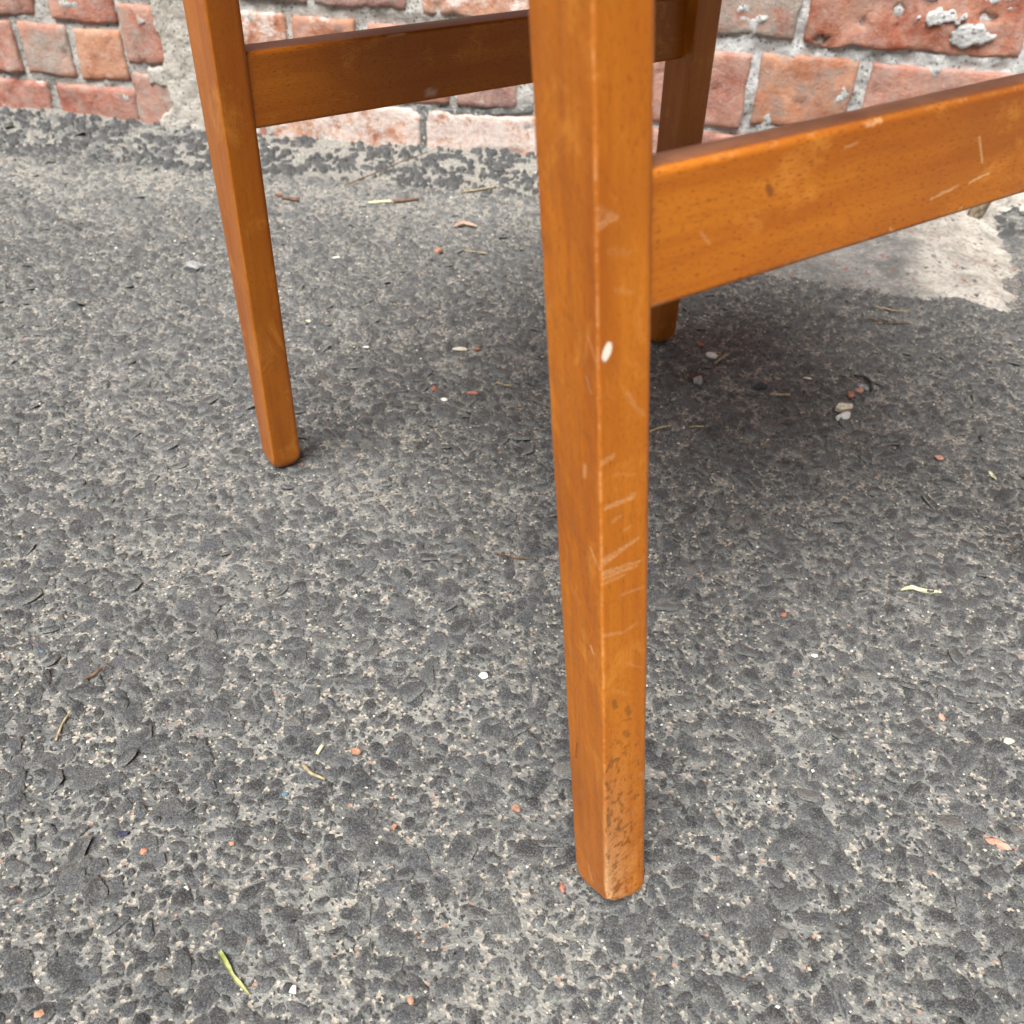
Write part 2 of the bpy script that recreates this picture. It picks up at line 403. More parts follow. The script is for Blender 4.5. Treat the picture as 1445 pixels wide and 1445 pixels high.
RING3 = [(1.0, -.45, 1.0), (.84, .70, .62), (.48, .97, .10)]
RING2 = [(1.0, -.45, 1.0), (.72, .85, .48)]
cx, cy = scatter(.0077, -.85, .95, .08, 1.27)
m = keep(cx, cy); cx, cy = cx[m], cy[m]
u_, d_ = wall_uv(cx, cy)
m = ~((d_ > -.125) & (u_ > -.16) & (u_ < .55)); cx, cy = cx[m], cy[m]
bury = sstep(.50, .80, fbm(cx * 26, cy * 26, seed=21)) * .0008 + sand_amt(cx, cy) * .0007
r = RNG.gamma(3.6, .00125, len(cx)); r = np.clip(r, .0018, .0098); ht = RNG.uniform(.0005, .0030, len(cx))
near = (cy < .75) & (np.abs(cx - .05) < .6)
stones('aggregate', cx[near], cy[near], r[near], ht[near], bury[near], 8, RING3, stone_cols(near.sum()), ground)
f = ~near
stones('aggregate', cx[f], cy[f], r[f], ht[f], bury[f], 7, RING2, stone_cols(f.sum()), ground)
cx, cy = scatter(.0058, -.62, .72, .1, .95, .5); m = keep(cx, cy) & (RNG.random(len(cx)) < .75); cx, cy = cx[m], cy[m]
n = len(cx); stones('fine_aggregate', cx, cy, RNG.uniform(.0010, .0030, n), RNG.uniform(.0004, .0014, n), sand_amt(cx, cy) * .0005, 6, RING2, stone_cols(n, .05, .17), ground)
# coarse loose strip along the wall
cx, cy = scatter(.0078, -1.0, 1.1, 1.0, 1.30, .5); u_, d_ = wall_uv(cx, cy)
m = keep(cx, cy) & (fbm(cx * 38, cy * 38, seed=33) < .64) & (d_ > -.115 - .02 * fbm(u_ * 9, u_ * 0, seed=31)) & (RNG.random(len(cx)) < .64 - .1 * sstep(-.2, -.3, u_)); cx, cy = cx[m], cy[m]; n = len(cx)
stones('coarse_aggregate', cx, cy, np.clip(RNG.gamma(5, .00095, n), .0018, .0092), RNG.uniform(.0015, .0055, n), np.zeros(n), 7, RING3, stone_cols(n, .045, .12), ground, (.6, 1), True)

# sand grains and grit
def grit(name, n, x0, x1, y0, y1, rmin, rmax):
    cx = RNG.uniform(x0, x1, n); cy = RNG.uniform(y0, y1, n)
    m = (RNG.random(n) < .25 + .75 * sand_amt(cx, cy)) & (wall_uv(cx, cy)[1] < -.003); cx, cy = cx[m], cy[m]; n = len(cx)
    r = rmin + (rmax - rmin) * RNG.random(n) ** 3
    base = np.array([(1, 0, 0), (0, 1, 0), (-1, 0, 0), (0, -1, 0), (0, 0, 1), (0, 0, -1)], float)
    V = base[None] * r[:, None, None] * RNG.uniform(.5, 1.3, (n, 6, 1)); V[..., 2] *= .7
    a = RNG.uniform(0, 6.28, n)[:, None]; x = V[..., 0] * np.cos(a) - V[..., 1] * np.sin(a); y = V[..., 0] * np.sin(a) + V[..., 1] * np.cos(a)
    V[..., 0], V[..., 1] = x + cx[:, None], y + cy[:, None]
    V[..., 2] += (gz(cx, cy) + .0008 + .5 * r)[:, None] + RNG.uniform(-.0008, .0005, n)[:, None]
    F = np.array([(0, 1, 4), (1, 2, 4), (2, 3, 4), (3, 0, 4), (1, 0, 5), (2, 1, 5), (3, 2, 5), (0, 3, 5)])
    F = (F[None] + (np.arange(n) * 6)[:, None, None]).reshape(-1, 3)
    pal = np.array([(.40, .37, .31), (.52, .50, .44), (.70, .69, .66), (.40, .22, .15), (.06, .06, .06), (.27, .26, .24), (.42, .36, .28)])
    c = pal[RNG.choice(7, n, p=[.345, .28, .09, .004, .07, .155, .056])] * RNG.uniform(.75, 1.15, (n, 1))
    C = np.repeat(np.concatenate([c, np.ones((n, 1))], 1)[:, None], 6, 1)
    return obj(name, mesh_np(name, V.reshape(-1, 3), F, {'Col': ('FLOAT_COLOR', C.reshape(-1, 4))}, smooth=False), MAT['grit'], ground, kind='stuff')
grit('grit', 48000, -.55, .62, .12, 1.0, .0003, .0013)
grit('grit', 14000, -.95, 1.0, .75, 1.25, .0005, .0018)

# pale concrete haunch at the wall foot
px_ = np.arange(.18, 1.14, .004); py_ = np.arange(.82, 1.22, .004)
X, Y = np.meshgrid(px_, py_, indexing='ij')
sd = poly_sd(X, Y, PATCH) + (fbm(X * 30, Y * 30, seed=41, octv=5) - .5) * .05
u_, d_ = wall_uv(X, Y)
Z = gz(X, Y) - .006 + sstep(-.03, .05, sd) * .0105 + sstep(.0, .12, sd) * .014 + sstep(-.10, .0, d_) * .010 + (fbm(X * 15, Y * 15, seed=46, octv=3) - .5) * .012 * sstep(-.01, .06, sd)
Z += (fbm(X * 45, Y * 90, seed=43) - .5) * .004 * sstep(0, .03, sd)
Z = np.where(sd < -.03, gz(X, Y) - .02, Z)
pale = sstep(.34, .50, X + (fbm(X * 12, Y * 12, seed=44) - .5) * .12) * .8  # right part coloured creamier to stand for stronger sun on it
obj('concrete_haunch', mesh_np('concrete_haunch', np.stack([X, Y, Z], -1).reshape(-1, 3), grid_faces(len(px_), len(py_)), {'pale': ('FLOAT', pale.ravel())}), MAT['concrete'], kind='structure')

# ------------------------------------------------------------------ brick wall
wall = obj('brick_wall', None, None, loc=(WP[0], WP[1], 0), label='weathered red brick wall with pale mortar behind the chair', cat='wall')
wall.rotation_euler.z = WA

def brick_mesh(wd, h, step, seed, depth=.10, rr=.0032, rough=1.0):
    nu, nz = max(4, int(round(wd / step)) + 1), max(4, int(round(h / step)) + 1)
    a = np.linspace(0, 1, nu); b = np.linspace(0, 1, nz)
    # more samples near the arrises
    a = .5 - .5 * np.cos(a * np.pi) * (1 - .35 * np.sin(a * np.pi)); b = .5 - .5 * np.cos(b * np.pi) * (1 - .35 * np.sin(b * np.pi))
    A, B = np.meshgrid(a * wd, b * h, indexing='ij')
    s1, s2 = seed * 3.7, seed * 1.9
    e = np.minimum(np.minimum(A, wd - A), np.minimum(B, h - B)) + (fbm(A * 70 + s1, B * 70 + s2, seed=51) - .5) * .006 * rough
    y = rr * (1 - np.sqrt(np.clip(1 - (1 - np.clip(e / rr, 0, 1)) ** 2, 0, 1)))
    y = y - (fbm(A * 25 + s1, B * 25 + s2, seed=52, octv=5) - .5) * .0055 * rough - (fbm(A * 160 + s1, B * 160, seed=53, octv=3) - .5) * .0012
    pit = sstep(.70, .80, fbm(A * 60 + s2, B * 60 + s1, seed=54)); y = y + pit * .004 * rough
    ou = (fbm(B * 40 + s1, A * 9, seed=55) - .5) * .006 * rough; oz = (fbm(A * 30 + s2, B * 9, seed=56) - .5) * .007 * rough
    V = np.stack([A - wd / 2 + ou * np.abs(A / wd - .5) * 2, y, B + oz * np.abs(B / h - .5) * 2], -1).reshape(-1, 3)
    F = [grid_faces(nu, nz)]
    idx = np.arange(nu * nz).reshape(nu, nz)
    ring = np.concatenate([idx[:, 0], idx[-1, 1:], idx[-2::-1, -1], idx[0, -2:0:-1]])
    back = V[ring].copy(); back[:, 1] = depth; off = len(V); n = len(ring)
    V = np.concatenate([V, back]); i = np.arange(n); i2 = (i + 1) % n
    F.append(np.stack([ring[i], off + i, off + i2, ring[i2]], 1))
    return mesh_np('brick', V, F)

def brick(u0, u1, z0, z1, col, white=.2, stain=.15, smear=0., y=0., step=.005, seed=None, rough=1.0):
    seed = seed if seed is not None else random.random() * 50
    o = obj('brick', brick_mesh(u1 - u0, z1 - z0, step, seed, rough=rough), MAT['brick'], wall, (((u0 + u1) / 2), y, z0))
    o.rotation_euler.y = random.uniform(-.008, .008)
    o.color = (*col, white); o['stain'] = stain; o['smear'] = smear
    return o

RED, ORG, PNK, GRY, BRN, PUR = (.46, .17, .115), (.60, .27, .14), (.52, .235, .17), (.34, .26, .23), (.42, .20, .145), (.35, .20, .175)
L = .004
# newer bricks at the left end
brick(-.455, -.349, .125, .19, BRN, .10, .3, .25, L); brick(-.331, -.246, .1235, .19, RED, .05, .4, .05, L)
brick(-.50, -.389, .056, .118, RED, .35, .1, .45, L); brick(-.381, -.317, .0565, .118, PNK, .0, .1, .50, L)
brick(-.309, -.2455, .0555, .116, ORG, .12, .0, .0, L, rough=.8)
brick(-.575, -.362, -.02, .047, RED, .35, .1, .1, L); brick(-.350, -.2425, -.02, .046, RED, .05, .55, .0, L)
# end bricks under the smeared mortar
brick(-.240, -.092, .080, .149, RED, .15, .2, .45, 0); brick(-.240, -.092, -.02, .068, RED, .25, .1, .55, 0)
brick(-.240, -.092, .160, .245, GRY, .2, .2, .5, 0)
# older large bricks, bottom course
brick(-.082, -.068, -.04, .047, RED, .2); brick(-.0605, .136, -.04, .050, ORG, .60, .1, seed=3); brick(.1435, .372, -.04, .0505, ORG, .74, .0, seed=9)
brick(.384, .60, -.04, .048, RED, .3); brick(.612, .845, -.04, .048, RED, .3); brick(.857, 1.08, -.04, .048, BRN, .3)
# middle course
brick(-.085, -.0295, .0585, .150, ORG, .58, .05); brick(-.0205, .0575, .0585, .1485, ORG, .30, .45, seed=14); brick(.0725, .172, .0585, .146, RED, .2)
brick(.183, .2595, .060, .147, PUR, .15, .4); brick(.283, .40, .0585, .147, RED, .3); brick(.412, .5355, .057, .1425, PNK, .12, .05, .0, rough=.7)
brick(.5475, .6585, .063, .1445, ORG, .05, .75, .12, seed=22); brick(.675, .90, .060, .1415, PNK, .05, .25, .08, rough=.7); brick(.913, 1.14, .059, .147, RED, .25)
# upper course
brick(-.085, .0, .163, .248, GRY, .15, .3, .2); brick(.0085, .1215, .163, .248, PUR, .1, .3, .35); brick(.1415, .333, .1605, .248, ORG, .48, .1, seed=31)
brick(.345, .5785, .1615, .250, RED, .1, .1, .62, seed=35, rough=1.2); brick(.5905, .832, .158, .252, (.46, .145, .075), .10, .12, .18, seed=38, step=.004, rough=1.7); brick(.846, 1.08, .158, .25, RED, .2)
# the rest of the wall in reach of the eye
def row(z0, z1, u0, u1, ln, pal, off, j=.010):
    u = u0 + off
    while u < u1:
        b = min(u + ln * random.choice((1, 1, 1, .5)), u1)
        if b - u > .03: brick(u, b, z0, z1, random.choice(pal), random.uniform(0, .4), random.uniform(0, .5), random.uniform(0, .3), L if u1 < -.2 else random.uniform(-.0015, .0015), step=.012)
        u = b + j
PAL = [RED, RED, PNK, BRN, ORG, PUR]
for k, (z0, z1) in enumerate(((-.02, .046), (.056, .118), (.1235, .19), (.20, .265), (.275, .34), (.35, .415))):
    row(z0, z1, -1.7, (-.587, -.512, -.467, -.246, -.246, -.246)[k], .215, [RED, BRN, RED, ORG], (.03, .14, .08)[k % 3])
for k, (z0, z1) in enumerate(((-.04, .048), (.0585, .147), (.16, .25))):
    row(z0, z1, (1.09, 1.15, 1.09)[k], 2.0, .235, PAL, 0)
for k in range(2): row(.262 + .1 * k, .352 + .1 * k, -.24, 2.0, .235, PAL, (.0, .12)[k])

# upper wall: alike bricks joined
def boxes(bs):
    Vb = np.array([(0, 0, 0), (1, 0, 0), (1, 0, 1), (0, 0, 1), (0, 1, 0), (1, 1, 0), (1, 1, 1), (0, 1, 1)], float)
    Fb = np.array([(0, 1, 2, 3), (1, 5, 6, 2), (3, 2, 6, 7), (4, 0, 3, 7), (5, 4, 7, 6), (4, 5, 1, 0)])
    V = [Vb * np.array([b[1] - b[0], .09, b[3] - b[2]]) + np.array([b[0], b[4], b[2]]) for b in bs]
    F = [Fb + 8 * i for i in range(len(bs))]
    return mesh_np('brickwork', np.concatenate(V), np.concatenate(F), smooth=False)
bs = []
for k in range(18):
    z = .465 + .1 * k; u = -2.6 + (.12 if k % 2 else 0)
    while u < 3.0: bs.append((u, u + .235, z, z + .09, random.uniform(-.002, .002))); u += .247
ub = obj('upper_brickwork', boxes(bs), MAT['brick'], wall, kind='stuff'); ub.color = (*RED, .15); ub['stain'] = .3; ub['smear'] = .1
bs = []
for k in range(4):
    z = -.04 + .1 * k
    for (a, b) in ((-2.6, -1.71), (2.01, 3.0)):
        u = a
        while u < b - .05: bs.append((u, min(u + .235, b), z, z + .09, random.uniform(-.002, .002))); u += .247
sb = obj('outer_brickwork', boxes(bs), MAT['brick'], wall, kind='stuff'); sb.color = (*RED, .15); sb['stain'] = .3; sb['smear'] = .1

def mortar_sheet(name, u0, u1, z0, z1, step, y0, amp, mat, seed, kind=None):
    us = np.arange(u0, u1 + step / 2, step); zs = np.arange(z0, z1 + step / 2, step)
    A, B = np.meshgrid(us, zs, indexing='ij')
    y = y0 - (fbm(A * 55, B * 55, seed=seed, octv=5) - .5) * amp - sstep(.62, .8, fbm(A * 28, B * 28, seed=seed + 5)) * amp * .5
    V = np.stack([A, y, B], -1).reshape(-1, 3)
    return obj(name, mesh_np(name, V, grid_faces(len(us), len(zs))), mat, wall)
mortar_sheet('mortar', -.90, -.2425, -.03, .27, .003, .0085, .008, MAT['mortar_grey'], 61)
mortar_sheet('mortar', -.2425, .30, -.05, .27, .003, .0055, .0100, MAT['mortar_grey'], 62)
mortar_sheet('mortar', .30, 1.15, -.05, .27, .0025, .0050, .0110, MAT['mortar'], 63)
mortar_sheet('mortar_backing', -2.6, 3.0, -.06, 2.28, .05, .016, .002, MAT['mortar_grey'], 64)
# dark cement pointing between the pale lower bricks
def blob_sheet(name, u0, u1, z0, z1, maskf, mat, seed, proud, step=.002):
    us = np.arange(u0, u1 + step / 2, step); zs = np.arange(z0, z1 + step / 2, step)
    A, B = np.meshgrid(us, zs, indexing='ij'); mk = maskf(A, B)
    y = .012 - mk * (.012 + proud) - mk * (fbm(A * 90, B * 90, seed=seed, octv=4) - .5) * .004
    return obj(name, mesh_np(name, np.stack([A, y, B], -1).reshape(-1, 3), grid_faces(len(us), len(zs))), mat, wall)
blob_sheet('mortar_smear', -.215, -.088, -.01, .158, lambda A, B: sstep(.40, .56, fbm(A * 30, B * 30, seed=71, octv=6) + .34 * sstep(-.215, -.165, A) - .16 * sstep(.075, .09, B) * sstep(-.185, -.20, A) - .1 * sstep(.012, .0, B)), MAT['smear'], 72, .0028)
def dark_mask(A, B):
    c = .054 + .006 * np.sin(A * 28) + (fbm(A * 50, B * 0, seed=75) - .5) * .006
    m = sstep(.009, .004, np.abs(B - c)) * sstep(.125, .15, A) * sstep(.285, .275, A)
    c2 = .1397 + (fbm(B * 60, A * 0, seed=76) - .5) * .003
    return np.maximum(m, sstep(.006, .003, np.abs(A - c2) - np.clip(B - .03, 0, 1) * .25) * sstep(-.02, .0, B) * sstep(.062, .055, B))
blob_sheet('mortar_joint', .11, .285, -.02, .075, dark_mask, MAT['mortar_dark'], 77, -.0015)
# cap of mortar on the big red brick
def lump(A, B):
    d = np.hypot((A - .772) / .030, (B - .178) / .016); d2 = np.hypot((A - .735) / .030, (B - .196) / .011)
    return np.maximum(sstep(1.05, .6, d + (fbm(A * 90, B * 90, seed=81) - .5) * 1.0), sstep(1.0, .65, d2 + (fbm(A * 130, B * 60, seed=82) - .5) * 1.5))
blob_sheet('mortar_lump', .69, .82, .155, .215, lump, MAT['mortar'], 83, .0042)

# ------------------------------------------------------------------ chair
E1 = np.array([.81629489, .5776354]); E2 = np.array([-E1[1], E1[0]])
LEGS = dict(A=(.0585, .2382, .1342, -.0439, .0256, .0291, .0251, .0218), B=(-.1765, .5696, -.1315, -.0462, .0226, .0381, .0229, .0185), C=(.1275, .7834, -.1743, -.2083, .0260, .0293, .0241, .0221))
a, c = LEGS['A'], LEGS['C']
fD = np.array(a[:2]) + (np.array(c[:2]) - np.array(LEGS['B'][:2]))
fD = fD + E1 * .03
LEGS['D'] = (fD[0], fD[1], .1743, -.2083, .0260, .0293, .0241, .0221)
chair = obj('wooden_chair', None, None, loc=(0, 0, 0), label='orange-brown varnished wooden chair with splayed tapered legs on the asphalt', cat='chair')
TOPZ = .425
def leg_c(L, z): return np.array(L[:2])[None] + z[:, None] * (E2 * L[2] + E1 * L[3])[None]

def cap(u, v, u0, v0, u1, v1, w0, w1=None):
    """soft stroke mask in mm-space"""
    w1 = w0 if w1 is None else w1
    du, dv = u1 - u0, v1 - v0; t = np.clip(((u - u0) * du + (v - v0) * dv) / (du * du + dv * dv + 1e-12), 0, 1)
    d = np.hypot(u - u0 - t * du, v - v0 - t * dv); w_ = w0 + (w1 - w0) * t
    return 1 - sstep(.45, 1.0, d / w_)

def leg(key, nface, nz, hi=False):
    Lg = LEGS[key]
    # z rows: dense rounding at the foot
    rf = .0100
    zr = np.concatenate([rf * (1 - np.cos(np.linspace(0, np.pi / 2, 9)))[:-1], np.linspace(rf, TOPZ, nz)])
    # unit square ring with rounded corners, starting at M corner (-,-) going along -e2 face (right face) to R, back, left face
    s = np.linspace(-1, 1, nface); s = np.sign(s) * (1 - (1 - np.abs(s)) ** 1.25)
    ring = []; kind = []
    nb = 8; sb = np.linspace(-1, 1, nb)
    for t in s[:-1]: ring.append((t, -1)); kind.append(0)          # right face (normal -e2), along e1
    for t in sb[:-1]: ring.append((1, t)); kind.append(1)
    for t in sb[:-1]: ring.append((-t, 1)); kind.append(2)
    for t in s[:-1]: ring.append((-1, -t)); kind.append(3)         # left face (normal -e1), from +e2 to -e2
    ring = np.array(ring); nR = len(ring)
    w = Lg[4] + (Lg[5] - Lg[4]) * zr / .36; v = Lg[6] + (Lg[7] - Lg[6]) * zr / .36
    C = leg_c(Lg, zr)
    inset = 1.0 * np.where(zr < rf, rf - np.sqrt(np.clip(rf ** 2 - (rf - zr) ** 2, 0, None)), 0)
    hx = (v / 2 - inset)[:, None]; hy = (w / 2 - inset)[:, None]
    x = ring[None, :, 0] * hx; y = ring[None, :, 1] * hy
    # round corners
    cr_ = np.array([.0012, .0032, .003, .002])      # M,R,back,L
    def rc(x, y, sx, sy, r):
        qx, qy = sx * x - (hx - r), sy * y - (hy - r)
        m = (qx > 0) & (qy > 0); l = np.maximum(np.maximum(qx, qy), 1e-9) / np.maximum(np.hypot(qx, qy), 1e-9)
        return np.where(m, sx * (hx - r + qx * l), x), np.where(m, sy * (hy - r + qy * l), y)
    fr = (sstep(.014, 0, zr) * .0080)[:, None]
    for sx, sy, r in ((-1, -1, .0013), (1, -1, .0038), (1, 1, .003), (-1, 1, .0020)): x, y = rc(x, y, sx, sy, np.minimum(r + fr, np.minimum(hx, hy) * .8))
    PX = C[:, None, 0] + E1[0] * x + E2[0] * y; PY = C[:, None, 1] + E1[1] * x + E2[1] * y
    Z = np.repeat(zr[:, None], nR, 1)
    if hi:   # worn-off near corner of the foot
        cm = np.clip((-ring[None, :, 0] - ring[None, :, 1]) / 2, 0, 1) ** 1.3
        Z = Z + (.0115 * cm + .002) * sstep(.034, 0, Z)
    if hi:   # handled edges: tiny dents
        dn = (fbm(x * 260, Z * 90, y * 260, seed=91) - .5) * .0006
        PX += dn * E1[0]; PY += dn * E1[1]
    V = np.stack([PX, PY, Z], -1).reshape(-1, 3)
    nz_ = len(zr); i = np.arange(nz_ - 1)[:, None] * nR; j = np.arange(nR)[None]; j2 = (j + 1) % nR
    F = [np.stack([(i + j).ravel(), (i + j2).ravel(), (i + nR + j2).ravel(), (i + nR + j).ravel()], 1)]
    ctr0 = len(V); V = np.concatenate([V, [[*C[0], 0.0], [*C[-1], TOPZ]]])
    jj = np.arange(nR); F.append(np.stack([(jj + 1) % nR, jj, np.full(nR, ctr0)], 1))
    F.append(np.stack([jj + (nz_ - 1) * nR, (jj + 1) % nR + (nz_ - 1) * nR, np.full(nR, ctr0 + 1)], 1))
    seed = ord(key) * .37
    g = np.stack([x + seed, y + seed * .3, Z], -1).reshape(-1, 3); g = np.concatenate([g, g[:1], g[-1:]])
    at = {'gpos': ('FLOAT_VECTOR', g)}
    zz = lambda A: np.concatenate([A.ravel(), [0, 0]])
    su = (x / (2 * hx) + .5)                       # 0 at M edge .. 1 at R edge
    wd = 2 * hx
    right = (ring[:, 1] <= -.999)[None] & np.ones_like(Z, bool); left = (ring[:, 0] <= -.999)[None] & np.ones_like(Z, bool)
    wear = np.zeros_like(Z); dirt = np.zeros_like(Z); paint = np.zeros_like(Z); knot = np.zeros_like(Z)
    ed = np.hypot(x + hx, y + hy)                  # distance from the M arris
    en = fbm(Z * 120, Z * 0 + seed, seed=92, octv=4); en2 = fbm(Z * 500, Z * 0 + seed, seed=93, octv=3)
    wear += sstep(.0010, .0003, ed) * (.10 + .35 * sstep(.48, .62, en) + .3 * sstep(.55, .72, en2)) * (1 if hi else .5)
    if hi:
        um = su * wd + (fbm(su * 9, Z * 700, seed=94) - .5) * .0009; zm = Z + (fbm(su * 20, Z * 300, seed=95) - .5) * .0012
        W = .0237
        brk = .25 + .75 * sstep(.38, .56, fbm(su * 60, Z * 2600, seed=109, octv=3))
        st = [(.036, .3412, .318, .3422, .0016, .0008, .8), (.05, .3445, .28, .3425, .0022, .001, .35), (.037, .264, .23, .2654, .0013, .0011, .7), (.10, .2460, .60, .2457, .0011, .0011, .85), (.58, .247, .61, .2458, .0012, .001, .7),
              (.037, .2235, .70, .2275, .0020, .0008, .9), (.034, .2185, .74, .2165, .0013, .0008, .9), (.034, .2165, .66, .2150, .0011, .0008, .9), (.04, .2140, .45, .2135, .0011, .0007, .7),
              (.389, .2048, .834, .2035, .0009, .0007, .45), (.476, .286, .60, .2815, .0012, .0010, .45), (.60, .2815, .78, .2755, .0009, .0008, .35), (.30, .258, .62, .2545, .0006, .0005, .3),
              (.0, .1895, .40, .1862, .0010, .0009, .6), (.40, .1862, .70, .1875, .0009, .0007, .4), (.2, .333, .5, .331, .0012, .0010, .25), (.3, .321, .55, .319, .0011, .001, .3), (.45, .2335, .55, .2342, .0008, .0006, .5),
              (.25, .2395, .35, .2400, .0012, .0010, .4), (.5, .169, .8, .162, .0008, .0006, .3), (.2, .158, .5, .152, .0010, .0008, .3), (.85, .098, .93, .092, .0014, .001, .45)]
        for (a0, z0, a1, z1, w0, w1, k) in st: wear = np.maximum(wear, np.where(right, cap(um, zm, a0 * W, z0, a1 * W, z1, w0 * 1.25, w1 * 1.1) * k * .68 * brk, 0))
        # left face nicks
        tl = (y + hy); 
        for (a0, z0, a1, z1, w0, k) in ((.0055, .1755, .0072, .178, .0008, .8), (.0085, .254, .0080, .2585, .0012, .45), (.004, .288, .006, .292, .0008, .35), (.001, .22, .006, .226, .0007, .5), (.001, .3, .0045, .306, .0006, .3), (.012, .02, .014, .03, .0015, .3)):
            wear = np.maximum(wear, np.where(left, cap(tl, Z, a0, z0, a1, z1, w0) * k, 0))
        dirt = np.maximum(dirt, np.where(left, cap(tl, Z, .0205, .100, .0195, .110, .0009) * .8, 0))
        # white paint fleck
        pe = np.hypot((su * wd - .16 * .0222) / .0021, (Z - .3025 - (su * wd - .16 * .0222) * .6) / .0031) + (fbm(su * 40, Z * 900, seed=96) - .5) * .35
        paint = np.where(right, 1 - sstep(.8, 1.0, pe), 0)
        # worn lower arris and grime low on the right face
        low = sstep(.175, .10, Z); n1 = fbm(su * 13, Z * 380, seed=97, octv=5); n2 = fbm(su * 34, Z * 1100, seed=98, octv=3)
        dark_tone = sstep(.56, .78, n1 + .10 * sstep(.5, .8, n2) + .05 * low - .14 * sstep(.20, .75, su) + .05 * sstep(.10, .13, Z) * sstep(.13, .10, Z)) * low * (su < .93)
        dirt = np.maximum(dirt, np.where(right, dark_tone * (.55 + .45 * n2), 0))
        for (a0, z0, a1, z1, w0, k) in ((.22, .1515, .26, .1475, .0017, .75), (.50, .1435, .56, .140, .0020, .6), (.47, .1300, .52, .127, .0020, .7), (.40, .1375, .60, .136, .0008, .5), (.05, .112, .13, .116, .0010, .8), (.03, .106, .10, .099, .0010, .8), (.06, .083, .10, .075, .0014, .85), (.35, .0665, .60, .068, .0009, .8), (.30, .090, .42, .083, .0009, .6)):
            dirt = np.maximum(dirt, np.where(right, cap(um, zm, a0 * W, z0, a1 * W, z1, w0) * k * (.5 + n2), 0))
        pale = sstep(.14, .03, Z) * sstep(.75, .05, su + (n1 - .5) * .9) * .50 + sstep(.075, .02, Z) * sstep(.0045, .001, ed) * .5
        wear = np.maximum(wear, np.where(right | left, pale * np.where(right, 1, sstep(.003, .0, y + hy)), 0))
        tick = sstep(.66, .74, fbm(su * 22, Z * 900, seed=99, octv=2)) * sstep(.11, .06, Z); dirt = np.maximum(dirt, np.where(right, tick * .4, 0))
    if key == 'B':
        knot = np.where(right, 1 - sstep(.6, 1, np.hypot((su * wd - .638 * wd) / .0013, (Z - .2825) / .0013)), 0); dirt = knot * .9
    at['wear'] = ('FLOAT', zz(np.clip(wear, 0, 1))); at['dirt'] = ('FLOAT', zz(np.clip(dirt, 0, 1))); at['paint'] = ('FLOAT', zz(paint)); at['knot'] = ('FLOAT', zz(knot))
    return obj('leg', mesh_np('leg', V, F, at), MAT['wood'], chair)
la = leg('A', 60, 1250, True); la['label'] = 'nearest leg, scuffed and stained near its foot'
leg('B', 26, 160); leg('C', 26, 120); leg('D', 26, 120)

